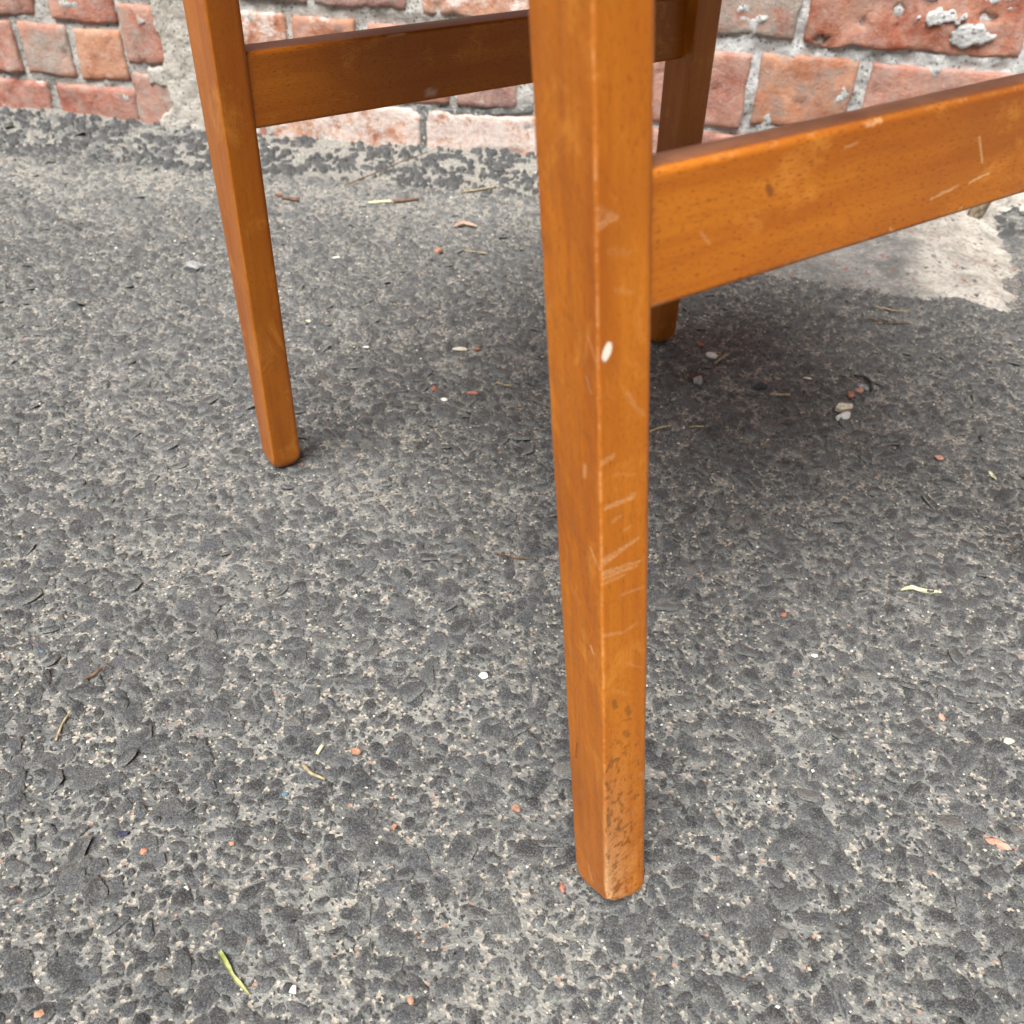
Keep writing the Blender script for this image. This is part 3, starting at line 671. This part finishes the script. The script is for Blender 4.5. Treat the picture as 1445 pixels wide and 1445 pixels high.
def rail(name, key, other, zb, zt, rec, thk, slope, hi):
    Lg, Lo = LEGS[key], LEGS[other]
    zm = (zb + zt) / 2; wz = Lg[4] + (Lg[5] - Lg[4]) * zm / .36
    d = E1 + E2 * slope; n = np.array([-d[1], d[0]]) / np.hypot(*d)
    base = leg_c(Lg, np.array([zm]))[0] - E2 * (wz / 2 - rec)
    end = leg_c(Lo, np.array([zm]))[0]; length = (end - base) @ d
    t0, t1 = .002, length - .002
    nt_, nf = (int((t1 - t0) / .0006), int((zt - zb) / .0006)) if hi else (90, 24)
    t = np.linspace(t0, t1, nt_)
    # section loop: front up, top back, back down, bottom
    r = .0022; f = np.linspace(zb + r, zt - r, nf)
    sec = [(0.0, z) for z in f]
    for a in np.linspace(0, np.pi / 2, 7)[1:-1]: sec.append((r - r * math.cos(a), zt - r + r * math.sin(a)))
    sec += [(r, zt), (thk * .5, zt + .0004), (thk - r, zt)]
    for a in np.linspace(0, np.pi / 2, 6)[1:-1]: sec.append((thk - r + r * math.sin(a), zt - r + r * math.cos(a)))
    sec += [(thk, zt - r), (thk, zb + r)]
    for a in np.linspace(0, np.pi / 2, 5)[1:-1]: sec.append((thk - r + r * math.cos(a), zb + r - r * math.sin(a)))
    sec += [(thk - r, zb), (r, zb)]
    for a in np.linspace(0, np.pi / 2, 6)[1:-1]: sec.append((r - r * math.sin(a), zb + r - r * math.cos(a)))
    sec = np.array(sec); ns = len(sec)
    T, D_ = np.meshgrid(t, sec[:, 0], indexing='ij'); Zs = np.repeat(sec[None, :, 1], nt_, 0)
    DT = D_ + Lg[2] * (Zs - zm)                   # the rail leans with its leg
    PX = base[0] + d[0] * T + n[0] * DT; PY = base[1] + d[1] * T + n[1] * DT
    V = np.stack([PX, PY, Zs], -1).reshape(-1, 3)
    i = np.arange(nt_ - 1)[:, None] * ns; j = np.arange(ns)[None]; j2 = (j + 1) % ns
    F = [np.stack([(i + j).ravel(), (i + ns + j).ravel(), (i + ns + j2).ravel(), (i + j2).ravel()], 1)]
    c0 = len(V); V = np.concatenate([V, [V[:ns].mean(0), V[-ns:].mean(0)]]); jj = np.arange(ns)
    F.append(np.stack([jj, (jj + 1) % ns, np.full(ns, c0)], 1)); F.append(np.stack([(jj + 1) % ns + (nt_ - 1) * ns, jj + (nt_ - 1) * ns, np.full(ns, c0 + 1)], 1))
    g = np.stack([D_ + 3.1, Zs, T], -1).reshape(-1, 3); g = np.concatenate([g, g[:1], g[-1:]])
    wear = np.zeros_like(T); knot = np.zeros_like(T); paint = np.zeros_like(T); front = D_ < 1e-6
    if hi:
        for (a0, z0, a1, z1, w0, k) in ((.1623, .3371, .1678, .3276, .00055, .9), (.1627, .3211, .168, .3222, .0006, .85), (.168, .3222, .1737, .3226, .0006, .9), (.1458, .3206, .1564, .3212, .00045, .6), (.1413, .3194, .1534, .3207, .00055, .7), (.1562, .310, .1616, .3125, .0005, .6), (.1963, .3101, .2006, .3113, .0007, .7), (.1207, .3131, .1276, .3087, .0005, .6), (.03, .330, .034, .326, .0006, .35), (.09, .345, .096, .3455, .0006, .4), (.21, .330, .222, .334, .0006, .6)):
            wear = np.maximum(wear, np.where(front, cap(T, Zs, a0, z0, a1, z1, w0) * k, 0))
        en = fbm(T * 160, T * 0, seed=101, octv=4)
        e = np.hypot(D_, np.clip(zt - Zs, 0, 1))
        wear = np.maximum(wear, sstep(.0007, .0002, np.abs(D_ - .0007)) * (Zs > zt - .003) * (.06 + .30 * sstep(.50, .70, en) * sstep(.35, .6, fbm(T * 900, D_ * 900, seed=105))))
        wear = np.maximum(wear, cap(T, Zs + (fbm(T * 700, Zs * 300, seed=106) - .5) * .0016, .0995, zt - .0011, .1065, zt - .0010, .0009) * (D_ < .0012) * .7)
        eb = np.clip(Zs - zb, 0, 1); wear = np.maximum(wear, (D_ < .002) * sstep(.003, .001, eb) * .35 * sstep(.45, .6, fbm(T * 140, T * 0, seed=102)))
        knot = np.where(front, 1 - sstep(.45, 1, np.hypot((T - .0576 + (Zs - .3375) * .45) / .0021, (Zs - .3375) / .0031)), 0)
    else:
        paint = np.where(front, .35 * (1 - sstep(.6, 1, np.hypot((T - .119) / .004, (Zs - .2705) / .0035) + (fbm(T * 900, Zs * 900, seed=103) - .5) * .6)), 0)
        wear = np.maximum(wear, cap(T, Zs, .092, zt - .001, .100, zt - .001, .0008) * (D_ < .003) * .8)
    dark_tone = sstep(.0012, .0026, D_) * (Zs > zt - .0016)  # darker brown along the top face of the rail
    zz = lambda A: np.concatenate([A.ravel(), [0, 0]])
    at = {'gpos': ('FLOAT_VECTOR', g), 'dark_tone': ('FLOAT', zz(dark_tone)), 'wear': ('FLOAT', zz(np.clip(wear, 0, 1))), 'knot': ('FLOAT', zz(knot)), 'paint': ('FLOAT', zz(paint)), 'fleck': ('FLOAT', zz(np.ones_like(T)))}
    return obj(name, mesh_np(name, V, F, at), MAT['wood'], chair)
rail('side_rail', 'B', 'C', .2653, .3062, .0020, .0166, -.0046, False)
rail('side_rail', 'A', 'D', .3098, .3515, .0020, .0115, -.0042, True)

# seat and its frame above the picture's edge
tops = {k: leg_c(LEGS[k], np.array([TOPZ]))[0] for k in 'ABCD'}
ctr = sum(tops.values()) / 4
def apron(p, q, name='apron'):
    p, q = np.array(p), np.array(q); d = (q - p) / np.hypot(*(q - p)); n = np.array([-d[1], d[0]]) * .008
    p2, q2 = p + d * .008, q - d * .008
    co = [(*(p2 - n), .412), (*(q2 - n), .412), (*(q2 + n), .412), (*(p2 + n), .412), (*(p2 - n), .452), (*(q2 - n), .452), (*(q2 + n), .452), (*(p2 + n), .452)]
    V = np.array(co); F = np.array([(0, 1, 5, 4), (1, 2, 6, 5), (2, 3, 7, 6), (3, 0, 4, 7), (4, 5, 6, 7), (3, 2, 1, 0)])
    o = obj(name, mesh_np(name, V, F, {'gpos': ('FLOAT_VECTOR', V @ np.array([[0, 0, d[0]], [0, 0, d[1]], [1, .3, 0]]))}, smooth=False), MAT['wood'], chair)
    bv = o.modifiers.new('bevel', 'BEVEL'); bv.width = .002; bv.segments = 2
for p, q in (('A', 'B'), ('B', 'C'), ('C', 'D'), ('D', 'A')): apron(tops[p], tops[q], 'seat_rail')
def seat():
    n, K = 9, 64; V = []
    e1h, e2h = .215, .192
    prof = [(0, .453), (.9, .453), (.985, .456), (1.0, .464), (1.0, .476), (.975, .487), (.9, .493), (.6, .500), (.3, .503)]
    for (k, z) in prof[1:]:
        for i in range(K):
            t = 2 * math.pi * i / K; c_, s_ = math.cos(t), math.sin(t); p = 5.0
            r = (abs(c_) ** p + abs(s_) ** p) ** (-1 / p)
            q = ctr + E1 * (c_ * r * e1h * k + .028) + E2 * (s_ * r * e2h * k - .002); V.append((*q, z))
    nr = len(prof) - 1; c0 = len(V); V += [(*(ctr + E1 * .028), .453), (*(ctr + E1 * .028), .504)]
    F4 = []; F3 = []
    for j in range(nr - 1):
        for i in range(K): F4.append((j * K + i, j * K + (i + 1) % K, (j + 1) * K + (i + 1) % K, (j + 1) * K + i))
    for i in range(K): F3.append(((i + 1) % K, i, c0)); F3.append(((nr - 1) * K + i, (nr - 1) * K + (i + 1) % K, c0 + 1))
    V = np.array(V)
    return obj('seat', mesh_np('seat', V, [np.array(F4), np.array(F3)], {'gpos': ('FLOAT_VECTOR', V[:, [0, 2, 1]])}), MAT['seat'], chair)
seat()
def post(key, lean):  # back posts, added out of view together with the shading panel
    p = leg_c(LEGS[key], np.array([TOPZ]))[0]; V = []
    for i in range(7):
        t = i / 6; z = .40 + .42 * t; c_ = p + E1 * (.006 + lean * t * t); h_ = .0135 - .003 * t
        for (sx, sy) in ((-1, -1), (1, -1), (1, 1), (-1, 1)): V.append((*(c_ + E1 * sx * h_ + E2 * sy * h_), z))
    V = np.array(V); F = [(i * 4 + k, i * 4 + (k + 1) % 4, i * 4 + 4 + (k + 1) % 4, i * 4 + 4 + k) for i in range(6) for k in range(4)] + [(24, 25, 26, 27), (3, 2, 1, 0)]
    o = obj('added_back_post', mesh_np('added_back_post', V, np.array(F), {'gpos': ('FLOAT_VECTOR', V)}, smooth=False), MAT['wood'], chair)
    bv = o.modifiers.new('bevel', 'BEVEL'); bv.width = .003; bv.segments = 2
    return p
pc, pd = post('C', .07), post('D', .07)
def shade_back_panel(z0, z1):  # unseen solid back, added to darken the ground behind the chair
    V = []; n, m = 13, 9; ax = (pd - pc) / np.hypot(*(pd - pc)); p0, p1 = pc - ax * .055, pd + ax * .055
    for side in (-1, 1):
        for i in range(n):
            t = i / (n - 1); q = p0 + (p1 - p0) * t
            for j in range(m):
                v = j / (m - 1); z = z0 + (z1 - z0) * v; k = (z - .40) / .42
                th = .006 + .012 * (1 - (2 * t - 1) ** 4) * (1 - (2 * v - 1) ** 4)
                V.append((*(q + E1 * (-.012 + .07 * k * k + .012 * math.sin(math.pi * t) + side * th)), z))
    N = n * m; f = grid_faces(n, m); idx = np.arange(N).reshape(n, m)
    ring = np.concatenate([idx[:, 0], idx[-1, 1:], idx[-2::-1, -1], idx[0, -2:0:-1]]); a_ = np.arange(len(ring)); b_ = (a_ + 1) % len(ring)
    return obj('added_backrest', mesh_np('added_backrest', np.array(V), [f[:, ::-1], f + N, np.stack([ring[a_], ring[b_], ring[b_] + N, ring[a_] + N], 1)]), MAT['seat'], chair)
shade_back_panel(.50, .78)

# ------------------------------------------------------------------ debris lying about
def ico(sub):
    import bmesh
    bm = bmesh.new(); bmesh.ops.create_icosphere(bm, subdivisions=sub, radius=1.0)
    V = np.array([v.co[:] for v in bm.verts]); F = np.array([[v.index for v in f.verts] for f in bm.faces]); bm.free(); return V, F
ICO = {1: ico(1), 2: ico(2), 3: ico(3)}
def top(x, y): return float(gz(np.array([x]), np.array([y]))[0])
def rock(name, x, y, lx, ly, lz, rot, mat, label, cat, sub=2, rough=.35, seed=None, facet=.5, group=None, lift=.0008):
    V, F = ICO[sub]; V = V.copy(); seed = seed if seed is not None else random.random() * 90
    rad = 1 + (fbm(V[:, 0] * 1.3 + seed, V[:, 1] * 1.3 + 7, V[:, 2] * 1.3 + 3, 3, 111) - .5) * rough * 2
    V = V * rad[:, None]
    for k in range(9 if facet >= .5 else 3):        # cut flat facets
        nrm = Vector((random.uniform(-1, 1), random.uniform(-1, 1), random.uniform(-.3, 1))).normalized(); nn = np.array(nrm); lim = random.uniform(.25, .62) + (1 - facet) * .45
        dd = V @ nn; V = V - np.clip(dd - lim, 0, None)[:, None] * nn[None]
    V = V / np.ptp(V, axis=0)[None] * np.array([lx, ly, lz])
    V[:, 2] -= V[:, 2].min()
    o = obj(name, mesh_np(name, V, F, smooth=False), MAT[mat], None, (x, y, top(x, y) + lift - .15 * lz * 0), label, cat, group)
    o.rotation_euler.z = rot; return o

def stalk(name, pts, r0, r1, mat, label, cat, flat=1.0, K=6, lift=.0022, group=None, bend=.0006):
    """a thin stem through ground points (x, y[, extra z])"""
    P = np.array([(p[0], p[1], (p[2] if len(p) > 2 else 0)) for p in pts], float)
    seg = 14; tt = np.linspace(0, len(P) - 1, seg); Q = np.stack([np.interp(tt, np.arange(len(P)), P[:, k]) for k in range(3)], 1)
    o0 = Q[0].copy(); base = np.array([top(a, b) for a, b in Q[:, :2]]); zb = base[0]
    Q[:, 2] += lift + np.maximum(base, base.mean() - .0005) + np.abs(np.sin(np.linspace(0, 3, seg))) * bend
    V, F = [], []
    for i in range(seg):
        d = Q[min(i + 1, seg - 1)] - Q[max(i - 1, 0)]; d /= np.linalg.norm(d); s = np.cross(d, (0, 0, 1)); s /= np.linalg.norm(s); t = np.cross(s, d)
        r = r0 + (r1 - r0) * i / (seg - 1)
        for k in range(K):
            a = 2 * math.pi * k / K; V.append(Q[i] + s * math.cos(a) * r + t * math.sin(a) * r * flat)
    for i in range(seg - 1):
        for k in range(K): F.append((i * K + k, i * K + (k + 1) % K, (i + 1) * K + (k + 1) % K, (i + 1) * K + k))
    c0 = len(V); V += [Q[0], Q[-1]]; T = []
    for k in range(K): T.append(((k + 1) % K, k, c0)); T.append(((seg - 1) * K + k, (seg - 1) * K + (k + 1) % K, c0 + 1))
    org = np.array([o0[0], o0[1], zb]); V = np.array(V) - org
    return obj(name, mesh_np(name, V, [np.array(F), np.array(T)]), MAT[mat], None, org, label, cat, group)

def blade(name, pts, widths, mat, label, cat, fold=.35, lift=.0016, thick=.00025):
    """folded leaf blade with real thickness along ground points"""
    P = np.array(pts, float); n = 18; tt = np.linspace(0, len(P) - 1, n)
    Q = np.stack([np.interp(tt, np.arange(len(P)), P[:, k]) for k in range(2)], 1); W = np.interp(tt, np.linspace(0, len(P) - 1, len(widths)), widths)
    zb = np.array([top(a, b) for a, b in Q]); z0 = zb.max() + lift; org = np.array([Q[0, 0], Q[0, 1], zb[0]])
    V = []
    for i in range(n):
        d = Q[min(i + 1, n - 1)] - Q[max(i - 1, 0)]; d /= np.hypot(*d); s = np.array([-d[1], d[0]])
        z = z0 + .0006 * math.sin(i * .5)
        for (k, dz) in ((-1, W[i] * fold), (-.5, W[i] * fold * .35), (0, 0), (.5, W[i] * fold * .35), (1, W[i] * fold)):
            q = Q[i] + s * W[i] / 2 * k; V.append((q[0], q[1], z + dz))
    V = np.array(V) - org; top_ = V + np.array([0, 0, thick]); m = len(V)
    VV = np.concatenate([top_, V - np.array([0, 0, thick])])
    f = grid_faces(n, 5); F = [f, f[:, ::-1] + m]
    idx = np.arange(m).reshape(n, 5); ring = np.concatenate([idx[:, 0], idx[-1, 1:], idx[-2::-1, -1], idx[0, -2:0:-1]]); i = np.arange(len(ring)); i2 = (i + 1) % len(ring)
    F.append(np.stack([ring[i], ring[i2], ring[i2] + m, ring[i] + m], 1))
    return obj(name, mesh_np(name, VV, F), MAT[mat], None, org, label, cat)

r_ = rock
r_('pebble', -.3298, .8705, .0175, .012, .010, .2, 'grey', 'light grey pebble on the asphalt left of the left leg', 'pebble', 3, .25)
r_('brick_chip', -.289, 1.0666, .009, .006, .005, .5, 'chip_orange', 'orange brick chip beside a dark twig, near the left leg and gravel strip', 'brick chip')
r_('brick_chip', -.0902, .9394, .0105, .0085, .006, 1.0, 'chip_orange', 'orange brick chip between the left and near legs, below the curled leaf', 'brick chip')
r_('brick_chip', -.0392, .7430, .006, .004, .003, .2, 'chip_red', 'tiny red brick chip just right of the pale wood chip', 'brick chip')
r_('brick_chip', -.071, .6780, .0062, .0055, .0035, .9, 'chip_red', 'small red brick chip right of the left foot, left of a longer chip', 'brick chip')
r_('brick_chip', -.0381, .6740, .0115, .0045, .0035, -.1, 'chip_red', 'long thin red brick chip right of the left leg\'s foot', 'brick chip')
r_('stone_chip', -.0613, .6632, .006, .004, .002, .1, 'white', 'flat white chip just below the red chips between the front legs', 'stone chip')
r_('wood_chip', -.0533, .7435, .0145, .0052, .0032, .08, 'cream', 'pale tan wood chip on shaded asphalt beside a tiny red chip', 'wood chip', 2, .3)
r_('stone_chip', -.1386, .7421, .0062, .0032, .002, -.1, 'white', 'small white chip right of the left leg', 'stone chip')
r_('leaf_fragment', -.1985, .7813, .0055, .005, .0018, .4, 'pale_grass', 'pale green leaf scrap touching the right side of the left leg', 'leaf')
r_('pebble', .1744, .7524, .0112, .0078, .005, -.5, 'white', 'smooth white oval pebble near the rear leg\'s foot', 'pebble', 3, .08, facet=0)
r_('pebble', .1559, .7049, .0090, .0085, .008, .7, 'grey', 'small angular grey stone touching the rusty disc', 'pebble', 1, .12, facet=1)
r_('pebble', .2100, .7030, .0125, .0085, .006, .2, 'dark', 'black stone right of the near leg with an orange chip behind it', 'pebble')
r_('brick_chip', .2138, .7085, .0068, .0045, .0035, .1, 'chip_orange', 'orange chip lying against the black stone', 'brick chip')
r_('mortar_lump', .2745, .6715, .0150, .0085, .008, .1, 'cream', 'rough cream mortar lump in the shade behind the white one', 'mortar lump', 3, .55)
r_('mortar_lump', .2725, .6610, .0120, .0098, .008, .8, 'white', 'knobbly white mortar lump in the shade right of the near leg', 'mortar lump', 3, .6)
r_('brick_chip', .2869, .6930, .0070, .0078, .006, .4, 'chip_red', 'rounded brick-red pebble behind the mortar lumps', 'brick chip', 2, .15)
r_('brick_chip', .2958, .7010, .0072, .0048, .005, .0, 'chip_pink', 'pinkish brick crumb beside a grey stone behind the mortar lumps', 'brick chip')
r_('pebble', .3000, .7075, .0105, .0065, .005, -.5, 'grey', 'grey stone inside the curve of a thin dark twig', 'pebble')
r_('stone_chip', .2567, .7217, .0085, .0028, .002, -.35, 'cream', 'slim cream sliver on shaded asphalt behind the mortar lumps', 'stone chip')
r_('brick_chip', .3363, .6105, .0078, .0050, .004, -.2, 'chip_pink', 'pink brick chip near the right edge, in front of the mortar lumps', 'brick chip')
r_('brick_chip', .1808, .4324, .0042, .0038, .0035, .2, 'chip_red', 'small red chip on the asphalt right of the near leg, left of the dry grass', 'brick chip')
o = r_('brick_shard', .2643, .2735, .0135, .0050, .003, -.35, 'chip_pink', 'flat pink brick shard at the lower right edge of the asphalt', 'brick shard', 2, .15); o.rotation_euler.x = .2
r_('pebble', .2944, .3399, .0072, .0048, .003, .1, 'cream', 'flat cream pebble at the right edge above the pink shard', 'pebble', 2, .15)
r_('stone_chip', -.0124, .3673, .0058, .0040, .003, .2, 'white', 'white stone chip left of the near leg', 'stone chip')
r_('brick_chip', -.0805, .3098, .0064, .0050, .0035, -.3, 'chip_orange', 'orange brick chip beside short straw, left of the near leg', 'brick chip')
r_('brick_chip', .0094, .2796, .0048, .0052, .0035, .5, 'chip_orange', 'orange brick chip left of the near leg\'s foot', 'brick chip')
r_('brick_chip', -.0535, .2650, .0034, .0034, .0025, .5, 'chip_orange', 'tiny yellow-orange chip between two larger chips at lower centre', 'brick chip', 1)
r_('brick_chip', -.1774, .2454, .0042, .0036, .0028, .1, 'chip_orange', 'orange brick chip at lower left beside a navy flake', 'brick chip')
r_('brick_chip', -.1345, .2519, .0034, .0030, .0025, .1, 'chip_orange', 'small orange chip right of the navy flake\'s orange neighbour', 'brick chip', 1)
r_('stone_chip', -.1922, .2553, .0062, .0034, .002, .3, 'navy', 'dark navy flake at lower left of the asphalt', 'stone chip')
r_('pebble', -.0884, .1814, .0036, .0042, .0028, .1, 'white', 'tiny white pebble near the bottom edge right of the green grass', 'pebble')
r_('pebble', -.0915, .1822, .0050, .0046, .003, .1, 'dark', 'tiny black pebble next to a white one near the bottom edge', 'pebble')
r_('brick_chip', .2598, .3545, .0036, .0050, .0025, .5, 'chip_pink', 'thin pink chip at right, below the dry grass blade', 'brick chip', 1)
r_('pebble', .2061, .2485, .0036, .0030, .003, .5, 'dark', 'tiny black fragment at lower right of the asphalt', 'pebble', 1)
r_('pebble', .2101, .2339, .0040, .0050, .003, .5, 'grey', 'tiny pale grey stone at lower right below the black fragment', 'pebble')
r_('brick_chip', -.035, .1798, .0032, .0042, .0025, .1, 'chip_orange', 'orange crumb at the bottom edge, centre', 'brick chip', 1)
r_('brick_chip', -.1983, .1668, .0048, .0040, .003, .1, 'chip_orange', 'orange crumb in the bottom left corner', 'brick chip', 1)
r_('stone_chip', .1938, .3992, .0046, .0030, .002, .1, 'white', 'flat white chip right of the near leg, below the small red chip', 'stone chip')
r_('paint_chip', -.2825, .3733, .0040, .0022, .0012, .1, 'blue', 'blue paint chip at the left edge above the brown twig', 'paint chip', 1)
r_('paint_chip', -.1137, .2819, .0036, .0024, .0012, .4, 'blue', 'blue paint chip below the bent straw at lower centre', 'paint chip', 1)
r_('brick_chip', .1665, .7710, .0062, .0052, .004, .3, 'chip_red', 'red brick crumb between the rear leg\'s foot and the white oval pebble', 'brick chip')
r_('brick_chip', .0336, .2375, .0030, .0062, .0025, .2, 'chip_red', 'rusty red sliver beside the near leg\'s foot', 'brick chip', 1)
r_('stone_chip', -.195, .9160, .0085, .0038, .002, .3, 'white', 'white flake on the asphalt behind the left leg', 'stone chip')

st = stalk
st('twig', [(-.2174, 1.1028, .001), (-.176, 1.150, .004), (-.1301, 1.2036, .006)], .0008, .0006, 'twig', 'long thin dry stalk lying across the gravel strip by the wall', 'twig')
st('twig', [(-.2834, 1.0600), (-.2700, 1.0540), (-.2620, 1.0530)], .0016, .0022, 'twig', 'short dark twig beside an orange chip near the left leg', 'twig')
st('twig', [(-.155, 1.064), (-.146, 1.0655), (-.1267, 1.0735)], .0019, .0016, 'twig', 'short dark brown twig end to end with a green stalk', 'twig')
st('straw_stalk', [(-.1827, 1.0568), (-.170, 1.060), (-.157, 1.0635)], .0013, .0018, 'pale_grass', 'greenish stalk end to end with a dark twig behind the legs', 'straw')
st('straw_stalk', [(-.0762, 1.1030), (-.055, 1.110), (-.0378, 1.1200)], .0010, .0014, 'straw', 'dry straw on drifted sand near the gravel strip', 'straw')
st('straw_stalk', [(-.0640, .9460), (-.050, .9410), (-.0389, .9381)], .0010, .0008, 'straw', 'thin pale straw between the legs right of the orange chip', 'straw')
st('straw_stalk', [(-.019, .6919), (-.011, .6880), (-.0054, .6886)], .0008, .0010, 'straw', 'short tan straw just left of the near leg', 'straw')
st('straw_stalk', [(.176, .7404), (.1898, .7562)], .0011, .0013, 'straw', 'straight straw stub beside the white oval pebble', 'straw')
st('straw_stalk', [(.2180, .6925), (.2260, .6908), (.2340, .6925)], .0011, .0014, 'straw', 'pale straw stub in the shade right of the black stone', 'straw')
st('straw_stalk', [(.1085, .6300), (.1180, .6360), (.1275, .6400)], .0012, .0007, 'straw', 'straw stub touching the right side of the near leg', 'straw')
st('straw_stalk', [(.1418, .6391), (.1470, .6400), (.1545, .6412)], .0008, .0009, 'straw', 'thin straw a little right of the near leg', 'straw')
st('twig', [(.2980, .7285), (.3060, .7240), (.3095, .7140), (.3070, .7030)], .0010, .0012, 'dark', 'thin black curved twig around a grey stone', 'twig', bend=.0015)
st('twig', [(-.2479, .3513), (-.2430, .3545), (-.2371, .3633)], .0007, .0010, 'twig', 'curved reddish-brown twig at the left of the asphalt', 'twig')
st('straw_stalk', [(-.247, .3088), (-.2475, .3210), (-.2452, .3364)], .0008, .0006, 'straw', 'thin dry stem below the brown twig at left', 'straw')
st('straw_stalk', [(-.1012, .3068), (-.0992, .3125)], .0011, .0012, 'pale_grass', 'short pale stub left of an orange chip', 'straw')
st('straw_stalk', [(-.1073, .2996), (-.1020, .2940), (-.0937, .2909)], .0013, .0007, 'straw', 'bent straw piece below the short pale stub', 'straw')
st('twig', [(-.0110, .4780), (.0040, .4735), (.0150, .4728)], .0005, .0005, 'twig', 'hair-thin dark twig left of the near leg at mid height', 'twig')
st('twig', [(.3380, .8360), (.3560, .8290), (.3780, .8330)], .0008, .0007, 'twig', 'thin brown twig in front of the concrete, under the near rail', 'twig')
st('straw_stalk', [(.3500, .8590), (.3700, .8530), (.3860, .8560)], .0008, .0008, 'straw', 'thin olive stalk along the concrete edge', 'straw')

bl = blade
bl('grass_blade', [(-.1262, .1972), (-.1195, .1895), (-.1160, .1855), (-.1078, .1786)], [.0022, .0024, .0014, .0022, .0006], 'green_grass', 'folded green grass blade near the bottom edge', 'grass blade')
bl('grass_blade', [(.2655, .4608), (.2740, .4632), (.2840, .4605), (.2932, .4600)], [.001, .0036, .0036, .0008], 'pale_grass', 'pale dry grass blade at the right of the asphalt', 'grass blade')
bl('dry_leaf', [(-.0800, 1.0030), (-.0680, 1.0090), (-.0540, 1.0050)], [.001, .0085, .007, .0015], 'leaf', 'curled pinkish-brown dry leaf on the asphalt between the legs', 'leaf', .55)
bl('seed_husk', [(.3720, .5975), (.3728, .5920), (.3745, .5870)], [.001, .0036, .0008], 'pale_grass', 'small yellow seed husk near the right edge', 'seed husk', .5)

def disc(x, y, R, label):
    prof = [(0, .0022), (.30, .0022), (.42, .0032), (.55, .0030), (.66, .0020), (.80, .0026), (.92, .0024), (1.0, .0012), (1.0, -.001)]
    K = 40; V = [(0, 0, prof[0][1])]; F4, F3 = [], []
    for (k, z) in prof[1:]:
        for i in range(K):
            a = 2 * math.pi * i / K; r = R * k * (1 + .025 * math.sin(3 * a) + .015 * math.sin(7 * a + 1)); V.append((r * math.cos(a), r * math.sin(a), z + .0003 * math.sin(5 * a)))
    for i in range(K): F3.append((0, 1 + i, 1 + (i + 1) % K))
    for j in range(len(prof) - 2):
        for i in range(K): F4.append((1 + j * K + i, 1 + (j + 1) * K + i, 1 + (j + 1) * K + (i + 1) % K, 1 + j * K + (i + 1) % K))
    return obj('rusty_disc', mesh_np('rusty_disc', np.array(V), [np.array(F4), np.array(F3)]), MAT['rust'], None, (x, y, top(x, y)), label, 'metal disc')
disc(.1580, .7165, .0088, 'flat brown rusty disc with a ring, pressed into the asphalt near the rear leg')

# stub of a woody stem rising from the concrete behind the near rail
def stem(x, y, h):
    n, K = 16, 14; V = []; F4, F3 = [], []
    for i in range(n):
        t = i / (n - 1); cx_, cy_ = .012 * t + .002 * math.sin(t * 5), .004 * t
        for k in range(K):
            a = 2 * math.pi * k / K; r = (.0088 - .0016 * t) * (1 + .10 * math.sin(3 * a + t * 4) + .06 * math.sin(7 * a - t * 9))
            V.append((cx_ + r * math.cos(a), cy_ + r * math.sin(a), -.006 + t * h))
    for i in range(n - 1):
        for k in range(K): F4.append((i * K + k, i * K + (k + 1) % K, (i + 1) * K + (k + 1) % K, (i + 1) * K + k))
    V.append((.012, .004, -.006 + h + .003)); c0 = len(V) - 1
    for k in range(K): F3.append(((n - 1) * K + k, (n - 1) * K + (k + 1) % K, c0))
    return obj('woody_stem', mesh_np('woody_stem', np.array(V), [np.array(F4), np.array(F3)]), MAT['bark'], None, (x, y, .012), 'cut brown woody stem standing in the pale concrete under the near rail', 'stem')
stem(.521, 1.080, .075)
